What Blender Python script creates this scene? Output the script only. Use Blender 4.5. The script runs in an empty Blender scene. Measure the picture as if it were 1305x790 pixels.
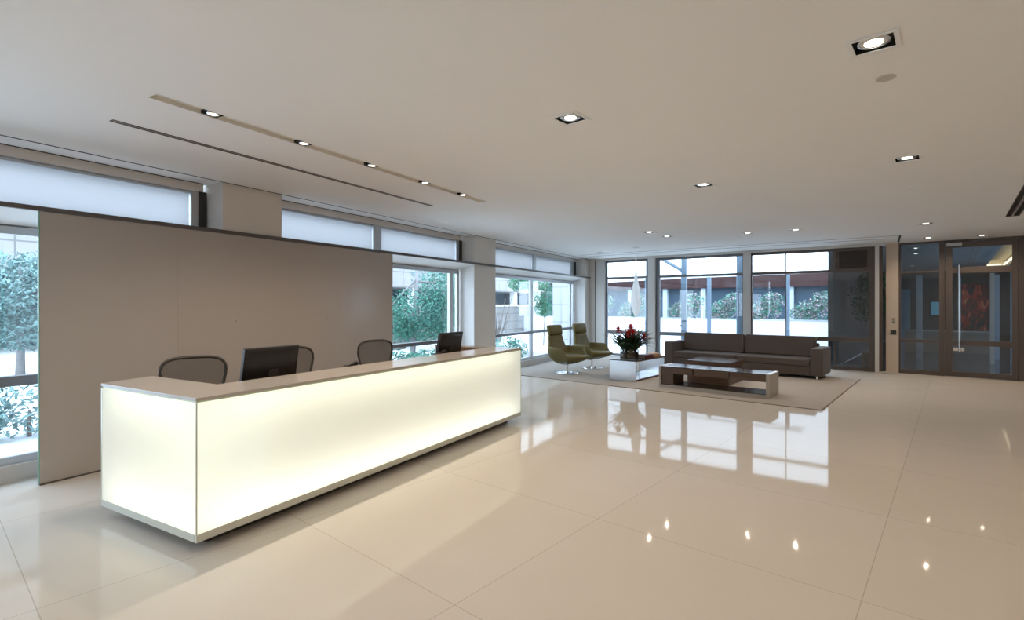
import bpy, bmesh, math, random
from mathutils import Vector, Matrix, Euler
random.seed(7)
S = bpy.context.scene
COL = S.collection
R = math.radians
PI = math.pi
# ---------------------------------------------------------------- frames
# world axes follow the floor tiles; the window facade (A) is turned 11.27 deg,
# the lounge glazing (D) is turned 5.1 deg about its right-hand end
AA = R(11.27)
DA = R(5.1)
DO = Vector((-1.4, 14.82, 0))
CEIL = 3.03
def A(x, y, z=0.0):
    c, s = math.cos(AA), math.sin(AA)
    return Vector((x*c - y*s, x*s + y*c, z))
def Dp(x, y, z=0.0):
    c, s = math.cos(DA), math.sin(DA)
    return Vector((DO.x + x*c - y*s, DO.y + x*s + y*c, z))

# ---------------------------------------------------------------- materials
MATS = {}
def nd(nt, t, **kw):
    n = nt.nodes.new(t)
    for k, v in kw.items(): setattr(n, k, v)
    return n
def mat(name, col, rough=.5, metal=0., var=.06, scale=6., bump=0., bscale=40., spec=.5, stretch=None, coat=0., sheen=0.):
    if name in MATS: return MATS[name]
    m = bpy.data.materials.new(name); m.use_nodes = True
    nt = m.node_tree; b = nt.nodes['Principled BSDF']
    b.inputs['Roughness'].default_value = rough; b.inputs['Metallic'].default_value = metal
    b.inputs['Specular IOR Level'].default_value = spec
    if coat: b.inputs['Coat Weight'].default_value = coat; b.inputs['Coat Roughness'].default_value = .08
    if sheen: b.inputs['Sheen Weight'].default_value = sheen
    tc = nd(nt, 'ShaderNodeTexCoord'); mp = nd(nt, 'ShaderNodeMapping')
    nt.links.new(tc.outputs['Object'], mp.inputs['Vector'])
    if stretch: mp.inputs['Scale'].default_value = stretch
    nz = nd(nt, 'ShaderNodeTexNoise'); nz.inputs['Scale'].default_value = scale; nz.inputs['Detail'].default_value = 4
    nt.links.new(mp.outputs['Vector'], nz.inputs['Vector'])
    rp = nd(nt, 'ShaderNodeMix', data_type='RGBA')
    c0 = [max(0, c*(1-var)) for c in col]; c1 = [min(1, c*(1+var)) for c in col]
    rp.inputs[6].default_value = (*c0, 1); rp.inputs[7].default_value = (*c1, 1)
    nt.links.new(nz.outputs['Fac'], rp.inputs[0]); nt.links.new(rp.outputs[2], b.inputs['Base Color'])
    if bump:
        bz = nd(nt, 'ShaderNodeTexNoise'); bz.inputs['Scale'].default_value = bscale
        nt.links.new(mp.outputs['Vector'], bz.inputs['Vector'])
        bp = nd(nt, 'ShaderNodeBump'); bp.inputs['Strength'].default_value = bump; bp.inputs['Distance'].default_value = .01
        nt.links.new(bz.outputs['Fac'], bp.inputs['Height']); nt.links.new(bp.outputs['Normal'], b.inputs['Normal'])
    MATS[name] = m
    return m
def emat(name, col, strength):
    m = bpy.data.materials.new(name); m.use_nodes = True; nt = m.node_tree; nt.nodes.clear()
    o = nd(nt, 'ShaderNodeOutputMaterial'); e = nd(nt, 'ShaderNodeEmission')
    e.inputs['Color'].default_value = (*col, 1); e.inputs['Strength'].default_value = strength
    nt.links.new(e.outputs[0], o.inputs[0]); return m
def glassmat(name, tint, refl=.04, gloss=.96):
    m = bpy.data.materials.new(name); m.use_nodes = True; nt = m.node_tree; nt.nodes.clear()
    o = nd(nt, 'ShaderNodeOutputMaterial'); t = nd(nt, 'ShaderNodeBsdfTransparent'); g = nd(nt, 'ShaderNodeBsdfGlossy')
    t.inputs['Color'].default_value = (*tint, 1); g.inputs['Roughness'].default_value = 0.0
    g.inputs['Color'].default_value = (.97, .98, 1, 1)
    lw = nd(nt, 'ShaderNodeLayerWeight'); lw.inputs['Blend'].default_value = .5
    p = nd(nt, 'ShaderNodeMath', operation='POWER'); p.inputs[1].default_value = 5
    ma = nd(nt, 'ShaderNodeMath', operation='MULTIPLY_ADD'); ma.inputs[1].default_value = gloss-refl; ma.inputs[2].default_value = refl
    mx = nd(nt, 'ShaderNodeMixShader')
    L = nt.links.new
    L(lw.outputs['Facing'], p.inputs[0]); L(p.outputs[0], ma.inputs[0]); L(ma.outputs[0], mx.inputs[0])
    L(t.outputs[0], mx.inputs[1]); L(g.outputs[0], mx.inputs[2]); L(mx.outputs[0], o.inputs[0])
    return m
def sheetmat(name, dif, tra, mixf=.5, emis=None, transp=0.):
    """cloth / frosted sheet: diffuse + translucent (+ added glow), optionally open weave"""
    m = bpy.data.materials.new(name); m.use_nodes = True; nt = m.node_tree; nt.nodes.clear(); L = nt.links.new
    o = nd(nt, 'ShaderNodeOutputMaterial'); d = nd(nt, 'ShaderNodeBsdfDiffuse'); t = nd(nt, 'ShaderNodeBsdfTranslucent')
    d.inputs['Color'].default_value = (*dif, 1); t.inputs['Color'].default_value = (*tra, 1)
    mx = nd(nt, 'ShaderNodeMixShader'); mx.inputs[0].default_value = mixf
    L(d.outputs[0], mx.inputs[1]); L(t.outputs[0], mx.inputs[2]); last = mx
    if emis:
        e = nd(nt, 'ShaderNodeEmission'); e.inputs[0].default_value = (*emis[0], 1); e.inputs[1].default_value = emis[1]
        ad = nd(nt, 'ShaderNodeAddShader'); L(last.outputs[0], ad.inputs[0]); L(e.outputs[0], ad.inputs[1]); last = ad
    if transp:
        tr = nd(nt, 'ShaderNodeBsdfTransparent'); m2 = nd(nt, 'ShaderNodeMixShader'); m2.inputs[0].default_value = transp
        L(last.outputs[0], m2.inputs[1]); L(tr.outputs[0], m2.inputs[2]); last = m2
    L(last.outputs[0], o.inputs[0]); return m

# --- polished stone floor with tile joints
def floor_mat():
    m = bpy.data.materials.new('polished_stone'); m.use_nodes = True; nt = m.node_tree; L = nt.links.new
    b = nt.nodes['Principled BSDF']
    tc = nd(nt, 'ShaderNodeTexCoord'); sp = nd(nt, 'ShaderNodeSeparateXYZ'); L(tc.outputs['Object'], sp.inputs[0])
    def M(op, a, v1=None, v2=None):
        n = nd(nt, 'ShaderNodeMath', operation=op)
        for i, q in enumerate((a, v1, v2)):
            if q is None: continue
            if isinstance(q, (int, float)): n.inputs[i].default_value = q
            else: L(q, n.inputs[i])
        return n.outputs[0]
    def joint(s, off, per, w):
        f = M('DIVIDE', M('SUBTRACT', s, off), per)
        fr = M('FRACT', f)
        dist = M('ABSOLUTE', M('SUBTRACT', fr, .5))
        return M('GREATER_THAN', dist, .5 - w/per), M('FLOOR', f)
    jx, ix = joint(sp.outputs[0], -2.02, 1.64, .0028)
    jy, iy = joint(sp.outputs[1], .43, 1.455, .0028)
    j = M('MAXIMUM', jx, jy)
    cb = nd(nt, 'ShaderNodeCombineXYZ'); L(ix, cb.inputs[0]); L(iy, cb.inputs[1])
    wn = nd(nt, 'ShaderNodeTexWhiteNoise', noise_dimensions='3D'); L(cb.outputs[0], wn.inputs['Vector'])
    nz = nd(nt, 'ShaderNodeTexNoise'); nz.inputs['Scale'].default_value = 1.6; nz.inputs['Detail'].default_value = 6; nz.inputs['Distortion'].default_value = 1.2
    L(tc.outputs['Object'], nz.inputs['Vector'])
    base = nd(nt, 'ShaderNodeMix', data_type='RGBA'); base.inputs[6].default_value = (.535, .490, .430, 1); base.inputs[7].default_value = (.59, .545, .484, 1)
    L(M('MULTIPLY_ADD', wn.outputs['Value'], .4, M('MULTIPLY', nz.outputs['Fac'], .6)), base.inputs[0])
    fin = nd(nt, 'ShaderNodeMix', data_type='RGBA'); fin.inputs[7].default_value = (.32, .27, .21, 1)
    L(M('MULTIPLY', j, .6), fin.inputs[0]); L(base.outputs[2], fin.inputs[6]); L(fin.outputs[2], b.inputs['Base Color'])
    b.inputs['Roughness'].default_value = .6; b.inputs['Specular IOR Level'].default_value = 0.
    gl = nd(nt, 'ShaderNodeBsdfGlossy'); gl.inputs['Roughness'].default_value = .045
    lw = nd(nt, 'ShaderNodeLayerWeight'); lw.inputs['Blend'].default_value = .5
    fac = M('MULTIPLY_ADD', M('POWER', lw.outputs['Facing'], 3.5), .10, .088)
    mx = nd(nt, 'ShaderNodeMixShader'); L(fac, mx.inputs[0]); L(b.outputs[0], mx.inputs[1]); L(gl.outputs[0], mx.inputs[2])
    L(mx.outputs[0], nt.nodes['Material Output'].inputs[0])
    return m

def grid_mat(name, col, joint, px, pz, w, rough=.6):
    """cladding panels with joints, on object coordinates"""
    m = bpy.data.materials.new(name); m.use_nodes = True; nt = m.node_tree; L = nt.links.new; b = nt.nodes['Principled BSDF']
    tc = nd(nt, 'ShaderNodeTexCoord'); sp = nd(nt, 'ShaderNodeSeparateXYZ'); L(tc.outputs['Object'], sp.inputs[0])
    def M(op, a, v):
        n = nd(nt, 'ShaderNodeMath', operation=op)
        for i, q in enumerate((a, v)):
            if isinstance(q, (int, float)): n.inputs[i].default_value = q
            elif q is not None: L(q, n.inputs[i])
        return n.outputs[0]
    def jt(s, per): return M('GREATER_THAN', M('ABSOLUTE', M('SUBTRACT', M('FRACT', M('DIVIDE', s, per), None), .5), None), .5-w/per)
    h = M('ADD', sp.outputs[0], sp.outputs[1])
    j = M('MAXIMUM', jt(h, px), jt(sp.outputs[2], pz)) if px else jt(sp.outputs[2], pz)
    nz = nd(nt, 'ShaderNodeTexNoise'); nz.inputs['Scale'].default_value = 2.; L(tc.outputs['Object'], nz.inputs['Vector'])
    b0 = nd(nt, 'ShaderNodeMix', data_type='RGBA'); b0.inputs[6].default_value = (*[c*.93 for c in col], 1); b0.inputs[7].default_value = (*[min(1, c*1.05) for c in col], 1)
    L(nz.outputs['Fac'], b0.inputs[0])
    fin = nd(nt, 'ShaderNodeMix', data_type='RGBA'); fin.inputs[7].default_value = (*joint, 1)
    L(j, fin.inputs[0]); L(b0.outputs[2], fin.inputs[6]); L(fin.outputs[2], b.inputs['Base Color']); b.inputs['Roughness'].default_value = rough
    return m

M_floor = floor_mat()
M_ceil = mat('ceiling_paint', (.95, .935, .91), .9, var=.015, scale=1.5)
M_white = mat('white_paint', (.90, .90, .89), .6, var=.02)
M_col = mat('column_paint', (.74, .70, .65), .7, var=.02, scale=2)
M_kerb = mat('kerb_stone', (.55, .52, .48), .5, var=.04)
M_alu = mat('pale_aluminium', (.52, .54, .56), .38, .35, var=.03)
M_post = mat('painted_post', (.66, .64, .61), .5, var=.02)
M_dalu = mat('dark_aluminium', (.16, .165, .175), .4, .3, var=.04)
M_bronze = mat('bronze_aluminium', (.12, .098, .088), .42, .25, var=.04)
M_rail = mat('rail_metal', (.12, .105, .10), .45, .3, var=.04)
M_groove = mat('shadow_gap', (.05, .048, .046), .9)
M_pier = mat('warm_plaster', (.66, .55, .44), .7, var=.02)
M_glass = glassmat('clear_glass', (.965, .985, .99), .045)
M_dglass = glassmat('door_glass', (.74, .82, .88), .06)
M_vase = glassmat('vase_glass', (.80, .80, .78), .05)
M_blind = sheetmat('blind_cloth', (.78, .79, .82), (.69, .68, .68), .75)
M_screenp = mat('lacquered_glass', (.45, .41, .375), .16, var=.02, scale=1.2, spec=.35)
M_edge = mat('green_glass_edge', (.22, .42, .36), .15)
M_counter = mat('counter_stone', (.50, .455, .41), .12, var=.03, scale=5)
M_dstrip = mat('satin_metal_strip', (.62, .62, .55), .35, .4, var=.02)
M_wood = mat('walnut_wood', (.10, .056, .035), .34, var=.35, scale=5, stretch=(1, 9, 9))
M_woodA = mat('desk_wood', (.30, .19, .12), .4, var=.25, scale=4, stretch=(8, 1, 8))
M_woodtop = mat('dark_polished_top', (.055, .042, .038), .12, var=.2, scale=5, stretch=(1, 9, 9))
M_plinth = mat('dark_plinth', (.05, .045, .04), .5)
M_chrome = mat('chrome', (.82, .83, .85), .06, 1., var=.01)
M_steel = mat('brushed_steel', (.66, .68, .71), .24, 1., var=.03, scale=3, stretch=(1, 1, .2))
M_stone = mat('taupe_end_panel', (.42, .37, .32), .35, var=.05)
M_olive = mat('olive_leather', (.150, .122, .040), .5, var=.08, scale=9, bump=.12, bscale=120, spec=.25)
M_sofa = mat('brown_grey_fabric', (.076, .058, .050), .8, var=.08, scale=12, bump=.15, bscale=200, sheen=.15)
M_rug = mat('taupe_rug', (.40, .355, .305), .95, var=.10, scale=18, bump=.5, bscale=160)
M_black = mat('black_plastic', (.014, .013, .013), .35, var=.1)
M_screen = mat('black_screen', (.01, .01, .012), .08)
M_mesh = sheetmat('chair_mesh', (.055, .048, .042), (.07, .06, .055), .35, transp=.45)
M_cframe = mat('chair_frame_plastic', (.05, .043, .036), .45)
M_green = mat('bromeliad_leaf', (.022, .055, .020), .35, var=.5, scale=14)
M_red = mat('red_bract', (.55, .035, .03), .4, var=.35, scale=20)
M_soil = mat('dark_soil', (.06, .045, .03), .95, var=.4, scale=40)
M_book1 = mat('dark_red_cover', (.10, .022, .02), .45)
M_book2 = mat('tan_cover', (.36, .22, .09), .5)
M_page = mat('paper_pages', (.62, .55, .42), .8)
M_pend = sheetmat('pendant_fabric_glow', (.86, .90, .93), (.85, .90, .93), .5, emis=((.85, .93, 1.), .12))  # faint glow added so the unlit pendant looks white
M_lampin = mat('lamp_black', (.012, .011, .010), .6)
M_slotlin = mat('slot_liner', (.82, .79, .72), .7)
E_lamp = emat('lamp_glow', (1., .90, .74), 7.)
E_cove = emat('cove_glow', (1., .72, .40), 3.2)

# ---------------------------------------------------------------- mesh builder
class MB:
    def __init__(s): s.v = []; s.f = []
    def add(s, vs, fs, T=None):
        n = len(s.v)
        for p in vs:
            p = Vector(p); s.v.append(tuple(T @ p) if T else tuple(p))
        for q in fs: s.f.append(tuple(i+n for i in q))
        return s
    def box(s, x0, x1, y0, y1, z0, z1, T=None, open_face=None):
        vs = [(x0,y0,z0),(x1,y0,z0),(x1,y1,z0),(x0,y1,z0),(x0,y0,z1),(x1,y0,z1),(x1,y1,z1),(x0,y1,z1)]
        fs = {'-z':(0,3,2,1),'+z':(4,5,6,7),'-y':(0,1,5,4),'+x':(1,2,6,5),'+y':(2,3,7,6),'-x':(3,0,4,7)}
        return s.add(vs, [f for k, f in fs.items() if k != open_face], T)
    def prism(s, pts, z0, z1, T=None):
        n = len(pts)
        vs = [(x, y, z0) for x, y in pts] + [(x, y, z1) for x, y in pts]
        fs = [tuple(reversed(range(n))), tuple(range(n, 2*n))] + [(i, (i+1) % n, n+(i+1) % n, n+i) for i in range(n)]
        return s.add(vs, fs, T)
    def cyl(s, p0, p1, r0, r1=None, n=16, T=None):
        r1 = r0 if r1 is None else r1
        p0, p1 = Vector(p0), Vector(p1); q = (p1-p0).to_track_quat('Z', 'Y')
        vs = []
        for p, r in ((p0, r0), (p1, r1)):
            for i in range(n):
                a = 2*PI*i/n; vs.append(p + q @ Vector((r*math.cos(a), r*math.sin(a), 0)))
        fs = [tuple(reversed(range(n))), tuple(range(n, 2*n))] + [(i, (i+1) % n, n+(i+1) % n, n+i) for i in range(n)]
        return s.add(vs, fs, T)
    def lathe(s, prof, n=32, T=None, closed=True):
        vs = []; fs = []
        for r, z in prof:
            for i in range(n):
                a = 2*PI*i/n; vs.append((r*math.cos(a), r*math.sin(a), z))
        k = len(prof)
        for j in range(k-1):
            for i in range(n): fs.append((j*n+i, j*n+(i+1) % n, (j+1)*n+(i+1) % n, (j+1)*n+i))
        if closed: fs += [tuple(reversed(range(n))), tuple(range((k-1)*n, k*n))]
        return s.add(vs, fs, T)
    def loft(s, rings, T=None, cap=True, loop=False):
        n = len(rings[0]); vs = [p for r in rings for p in r]; fs = []
        k = len(rings)
        for j in range(k if loop else k-1):
            a, b = j*n, ((j+1) % k)*n
            for i in range(n): fs.append((a+i, a+(i+1) % n, b+(i+1) % n, b+i))
        if cap and not loop: fs += [tuple(reversed(range(n))), tuple(range((k-1)*n, k*n))]
        return s.add(vs, fs, T)
    def tube(s, path, r, n=10, T=None, loop=False):
        path = [Vector(p) for p in path]; rings = []; k = len(path)
        ref = Vector((0, 0, 1))
        for i, p in enumerate(path):
            a = path[(i-1) % k] if (loop or i > 0) else p; b = path[(i+1) % k] if (loop or i < k-1) else p
            t = (b-a).normalized(); u = t.cross(ref)
            if u.length < 1e-3: u = t.cross(Vector((1, 0, 0)))
            u.normalize(); w = u.cross(t)
            rr = r[i] if isinstance(r, (list, tuple)) else r
            rings.append([p + u*rr*math.cos(2*PI*j/n) + w*rr*math.sin(2*PI*j/n) for j in range(n)])
        return s.loft(rings, T, loop=loop)
    def build(s, name, m, parent=None, loc=(0,0,0), rz=0., bevel=0., smooth=False, seg=3, subsurf=0):
        me = bpy.data.meshes.new(name); me.from_pydata(s.v, [], s.f); me.update()
        bm = bmesh.new(); bm.from_mesh(me); bmesh.ops.recalc_face_normals(bm, faces=bm.faces); bm.to_mesh(me); bm.free()
        me.materials.append(m)
        o = bpy.data.objects.new(name, me); COL.objects.link(o)
        if parent: o.parent = parent
        o.location = loc; o.rotation_euler = (0, 0, rz)
        if smooth:
            for p in me.polygons: p.use_smooth = True
        if bevel:
            b = o.modifiers.new('bevel', 'BEVEL'); b.width = bevel; b.segments = seg; b.limit_method = 'ANGLE'; b.angle_limit = R(40)
            for p in me.polygons: p.use_smooth = True
            w = o.modifiers.new('wn', 'WEIGHTED_NORMAL'); w.keep_sharp = True
        if subsurf:
            q = o.modifiers.new('sub', 'SUBSURF'); q.levels = subsurf; q.render_levels = subsurf
            for p in me.polygons: p.use_smooth = True
        return o
def bx(*a, **k): return MB().box(*a, **k)
def tag(o, label=None, cat=None, group=None, kind=None):
    if label: o['label'] = label
    if cat: o['category'] = cat
    if group: o['group'] = group
    if kind: o['kind'] = kind
    return o
def thing(name, label, cat, loc=(0,0,0), rz=0., group=None):
    o = bpy.data.objects.new(name, None); COL.objects.link(o); o.empty_display_size = .2
    o.location = loc; o.rotation_euler = (0, 0, rz)
    return tag(o, label, cat, group)
def struct(name, mb, m, label=None, cat=None, frame='B', **k):
    loc, rz = {'B': ((0,0,0), 0), 'A': ((0,0,0), AA), 'D': (tuple(DO), DA)}[frame]
    o = mb.build(name, m, loc=loc, rz=rz, **k)
    return tag(o, label, cat, kind='structure')
def dup(o, loc, rz, label=None, group=None):
    def cp(s, par):
        c = s.copy(); COL.objects.link(c)
        if par: c.parent = par
        for ch in s.children: cp(ch, c)
        return c
    r = cp(o, None); r.location = loc; r.rotation_euler = (0, 0, rz)
    if label: r['label'] = label
    if group: r['group'] = group
    return r

# ================================================================ SHELL
WL = -6.25                     # facade glazing plane (frame A)
def v2(p): return (p.x, p.y)
outline = [v2(A(WL-.2, -5.2)), v2(A(WL-.2, 15.75)), v2(Dp(.15, .12)), (-1.2, 15.14), (4.6, 15.14), (4.6, -6.2), (0.3, -6.2)]
struct('floor', MB().prism(outline, -.25, 0), M_floor, 'polished cream stone tile floor of the reception hall', 'floor')

# ceiling with real openings for the recessed fittings
def sq(cx, cy, h): return [(cx-h, cy-h), (cx+h, cy-h), (cx+h, cy+h), (cx-h, cy+h)]
LAMPS = [  # x, y, label, lit-in-view
 (-.335, 3.44, 'large square recessed downlight nearest the camera, beside a small round ceiling disc'),
 (-2.24, 3.30, 'square recessed downlight alone in the middle of the ceiling, beyond the slot lights'),
 (-.35, 6.35, 'square recessed downlight behind the nearest one in the right-hand ceiling row'),
 (-2.28, 6.18, 'square recessed downlight in the mid ceiling between reception desk and glass door'),
 (-4.59, 9.52, 'recessed downlight above the swivel chairs, the nearer one of its pair'),
 (-4.57, 10.31, 'recessed downlight just in front of the hanging white pendant, farther one of its pair'),
 (-3.14, 10.91, 'recessed downlight over the sofa, above its left back cushion'),
 (-2.31, 11.05, 'recessed downlight over the sofa, above its right end'),
 (-.38, 11.69, 'recessed downlight before the glass sidelight, nearer of the two in line'),
 (-.42, 14.2, 'recessed downlight right in front of the glass sidelight, close to the door wall'),
 (.44, 14.45, 'recessed downlight right above the glass door, in front of its frame'),
]
HID = [(1.5, .6), (1.5, 3.4), (1.5, 6.3), (3.2, .6), (3.2, 3.4), (3.2, 6.3), (-.35, .6), (-2.25, .4), (2.2, 9.2), (3.4, 11.7), (2.2, 14.2),  # unseen downlights added so the floor is lit
       (1.5, -2.4), (3.2, -2.4), (-.35, -2.4), (-2.25, -2.4), (-.35, -4.6), (2.4, -4.6)]
holes = [sq(x, y, .095) for x, y, _ in LAMPS] + [sq(x, y, .095) for x, y in HID]
SX0, SX1, SY0, SY1 = -3.935, -3.815, 1.87, 6.07     # slot with five small lights (frame A)
holes.append([v2(A(SX0, SY0)), v2(A(SX1, SY0)), v2(A(SX1, SY1)), v2(A(SX0, SY1))])
DX0, DX1, DY0, DY1 = -4.70, -4.64, 1.96, 5.93       # slot diffuser beside it
holes.append([v2(A(DX0, DY0)), v2(A(DX1, DY0)), v2(A(DX1, DY1)), v2(A(DX0, DY1))])
holes.append([(.63, 8.2), (.80, 8.2), (.80, 11.6), (.63, 11.6)])
cout = [v2(A(WL-.02, -5.2)), v2(A(WL-.02, 15.62)), v2(Dp(.14, .02)), (-1.2, 15.06), (4.6, 15.06), (4.6, -6.2), (0.3, -6.2)]
bm = bmesh.new(); edges = []
for loop in [cout] + holes:
    vs = [bm.verts.new((x, y, CEIL)) for x, y in loop]
    edges += [bm.edges.new((vs[i], vs[(i+1) % len(vs)])) for i in range(len(vs))]
bmesh.ops.triangle_fill(bm, use_beauty=True, use_dissolve=False, edges=edges)
for f in bm.faces:
    if f.normal.z > 0: f.normal_flip()
top = [bm.verts.new((x, y, CEIL+.22)) for x, y in outline]
bm.faces.new(top)
me = bpy.data.meshes.new('ceiling'); bm.to_mesh(me); bm.free(); me.materials.append(M_ceil)
o = bpy.data.objects.new('ceiling', me); COL.objects.link(o); tag(o, 'smooth white plaster ceiling of the reception hall', 'ceiling', kind='structure')

# walls behind and right of the camera
struct('wall_back', bx(-4.2, 4.6, -6.35, -6.2, 0, CEIL+.2), M_white, 'white wall behind the viewer', 'wall')
struct('wall_right', bx(4.6, 4.75, -6.35, 15.15, 0, CEIL+.2), M_white, 'white wall along the right of the hall', 'wall')
struct('wall_left', MB().box(WL-.2, WL-.05, -5.3, -4.2, 0, CEIL+.2).box(-6.2, -3.5, -5.3, -5.15, 0, CEIL+.2), M_col, 'beige wall end beside the first window bay', 'wall', 'A')

# columns
COLS = [(3.545, 4.31, 'square beige column rising behind the partition panel, nearest the camera'),
        (8.86, 9.68, 'square beige column behind the far end of the reception desk'),
        (15.1, 15.62, 'beige corner column beside the lounge windows and the swivel chairs')]
for i, (y0, y1, lb) in enumerate(COLS):
    struct('column', bx(WL-.12, -5.90, y0+.05, y1+.07, 0, CEIL), M_col, lb, 'column', 'A')
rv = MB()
for y in (3.585, 8.90, 15.14): rv.box(WL, -5.905, y, y+.012, .15, 2.43)  # white side faces, also standing in for strong window daylight on the columns
struct('trim_15', rv, M_white, 'white panels added to brighten the window-lit sides of the columns', 'reveal', 'A')
# light shelf over the lower windows, with its dark rail
sh = MB()
prof = [(-5.899, 2.432), (-5.899, 2.465), (WL-.06, 2.475), (WL-.06, 2.31)]
bays = [(-4.2, 3.545), (4.31, 8.86), (9.68, 15.1)]
sh.loft([[(x, -4.2, z) for x, z in prof], [(x, 15.45, z) for x, z in prof]])
struct('trim_1', sh, M_white, 'white sloping light shelf over the facade windows', 'light shelf', 'A')
struct('trim_2', bx(-5.90, -5.855, -4.2, 15.5, 2.428, 2.468), M_rail, 'long dark metal rail along the edge of the light shelf', 'rail', 'A')
struct('baseboard_left', bx(WL-.15, WL+.05, -4.2, 15.6, 0, .15), M_kerb, 'low stone kerb under the facade windows', 'kerb', 'A')
# heads over the clerestory and shadow lines in the ceiling
hd = MB()
for y0, y1 in bays: hd.box(WL-.06, WL+.05, y0, y1, 2.935, CEIL)
struct('trim_3', hd, M_col, 'beige head strip above the clerestory blinds', 'head strip', 'A')
struct('trim_4', bx(-5.895, -5.88, -4.2, 15.3, CEIL-.004, CEIL+.01), M_groove, 'thin dark shadow line in the ceiling along the columns', 'shadow gap', 'A')
struct('trim_5', MB().box(WL+.05, WL+.062, -4.2, 3.54, CEIL-.006, CEIL+.01).box(WL+.05, WL+.062, 4.31, 8.86, CEIL-.006, CEIL+.01).box(WL+.05, WL+.062, 9.68, 15.1, CEIL-.006, CEIL+.01), M_groove, 'dark shadow line where ceiling meets the clerestory head', 'shadow gap', 'A')
struct('trim_6', MB().box(-7.0, .42, -1.55, -1.535, CEIL-.004, CEIL+.01).box(-7.0, .2, -1.05, -1.035, CEIL-.004, CEIL+.01).box(.40, .435, -1.55, -.10, CEIL-.005, CEIL+.01), M_groove, 'dark shadow lines in the ceiling before the lounge windows', 'shadow gap', 'D')

struct('wall_corner', MB().box(-7.95, -7.205, -.06, .2, 0, CEIL), M_col, 'narrow beige wall piece in the corner between corner column and lounge windows', 'wall', 'D')
# ---------------------------------------------------------------- windows, facade (A)
def rect_frame_y(mb, y0, y1, z0, z1, t, x0, x1):
    mb.box(x0, x1, y0, y0+t, z0, z1).box(x0, x1, y1-t, y1, z0, z1)
    mb.box(x0, x1, y0+t, y1-t, z0, z0+t).box(x0, x1, y0+t, y1-t, z1-t, z1)
wn = 0
LBL = ['window at the near end of the facade beyond the partition edge', 'facade window between the partition panel and the second column', 'facade window behind the swivel chairs']
for i, (y0, y1) in enumerate(bays):
    wn += 1
    f = MB(); x0, x1 = WL-.06, WL
    rect_frame_y(f, y0, y1, .15, 2.31, .07, x0, x1)
    mull = [12.11] if i == 2 else ([6.35] if i == 1 else [-1.8, .4])
    for m_ in mull: f.box(x0, x1+.01, m_, m_+.13 if i == 2 else m_+.07, .22, 2.24)
    if i > 0: f.box(x0, x1, y1-.33, y1-.22, .22, 2.24)
    w = struct('window_%d' % wn, f, M_alu, 'pale aluminium framed ' + LBL[i], 'window', 'A')
    bx(x0-.01, x1+.04, y0+.07, y1-.07, .86 if i == 0 else .835, .95 if i == 0 else .90).build('transom', M_dalu, w)
    ys = [y0+.07] + [q for m_ in mull for q in (m_, m_+(.13 if i == 2 else .07))] + [y1-.07]
    for k in range(0, len(ys), 2): bx(WL-.04, WL-.03, ys[k], ys[k+1], .22, 2.24).build('pane', M_glass, w)
BLB = ['translucent pale blue roller blind in the near clerestory, left of the first column',
       'translucent roller blind in the clerestory right of the first column',
       'translucent roller blind in the clerestory left of the second column',
       'translucent roller blind in the clerestory right of the second column',
       'translucent roller blind in the last clerestory before the corner column']
bspans = [(-4.1, 3.41), (4.36, 6.36), (6.54, 8.72), (9.73, 12.2), (12.4, 14.83)]
for i, (y0, y1) in enumerate(bays):
    wn += 1
    f = MB(); x0, x1 = WL-.10, WL-.03
    rect_frame_y(f, y0, y1, 2.475, 2.94, .04, x0, x1)
    for m_ in ([] if i == 0 else [6.37] if i == 1 else [12.21]): f.box(x0, WL+.03, m_, m_+.16, 2.47, 2.935)
    e = y1-.125 if i < 2 else y1-.27
    f.box(x0, WL+.03, e, y1-.045, 2.47, 2.935)
    w = struct('window_%d' % wn, f, M_alu, 'clerestory window frame ' + ('left of the first column', 'between the first and second columns', 'right of the second column')[i], 'window', 'A')
    bx(WL-.09, WL+.045, y1-.048, y1+.04, 2.47, 2.935).build('dark_gap_strip', M_groove, w)  # dark strip in place of the shaded gap, covering a bright slit
    bx(WL-.075, WL-.065, y0+.04, y1-.04, 2.51, 2.90).build('pane', M_glass, w)
for (y0, y1), lb in zip(bspans, BLB):
    t = thing('roller_blind', lb, 'blind', A(WL, (y0+y1)/2, 2.50), AA, 'clerestory roller blinds')
    h = (y1-y0)/2
    MB().box(-.012, -.010, -h, h, -.02, .435).build('cloth', M_blind, t)
    MB().cyl((-.011, -h, .42), (-.011, h, .42), .018, n=12).build('roller_tube', M_alu, t)
    MB().box(-.018, -.004, -h, h, -.028, -.012).build('bottom_bar', M_alu, t)
for y in (3.50, 8.815, 15.06):
    pass

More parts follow.
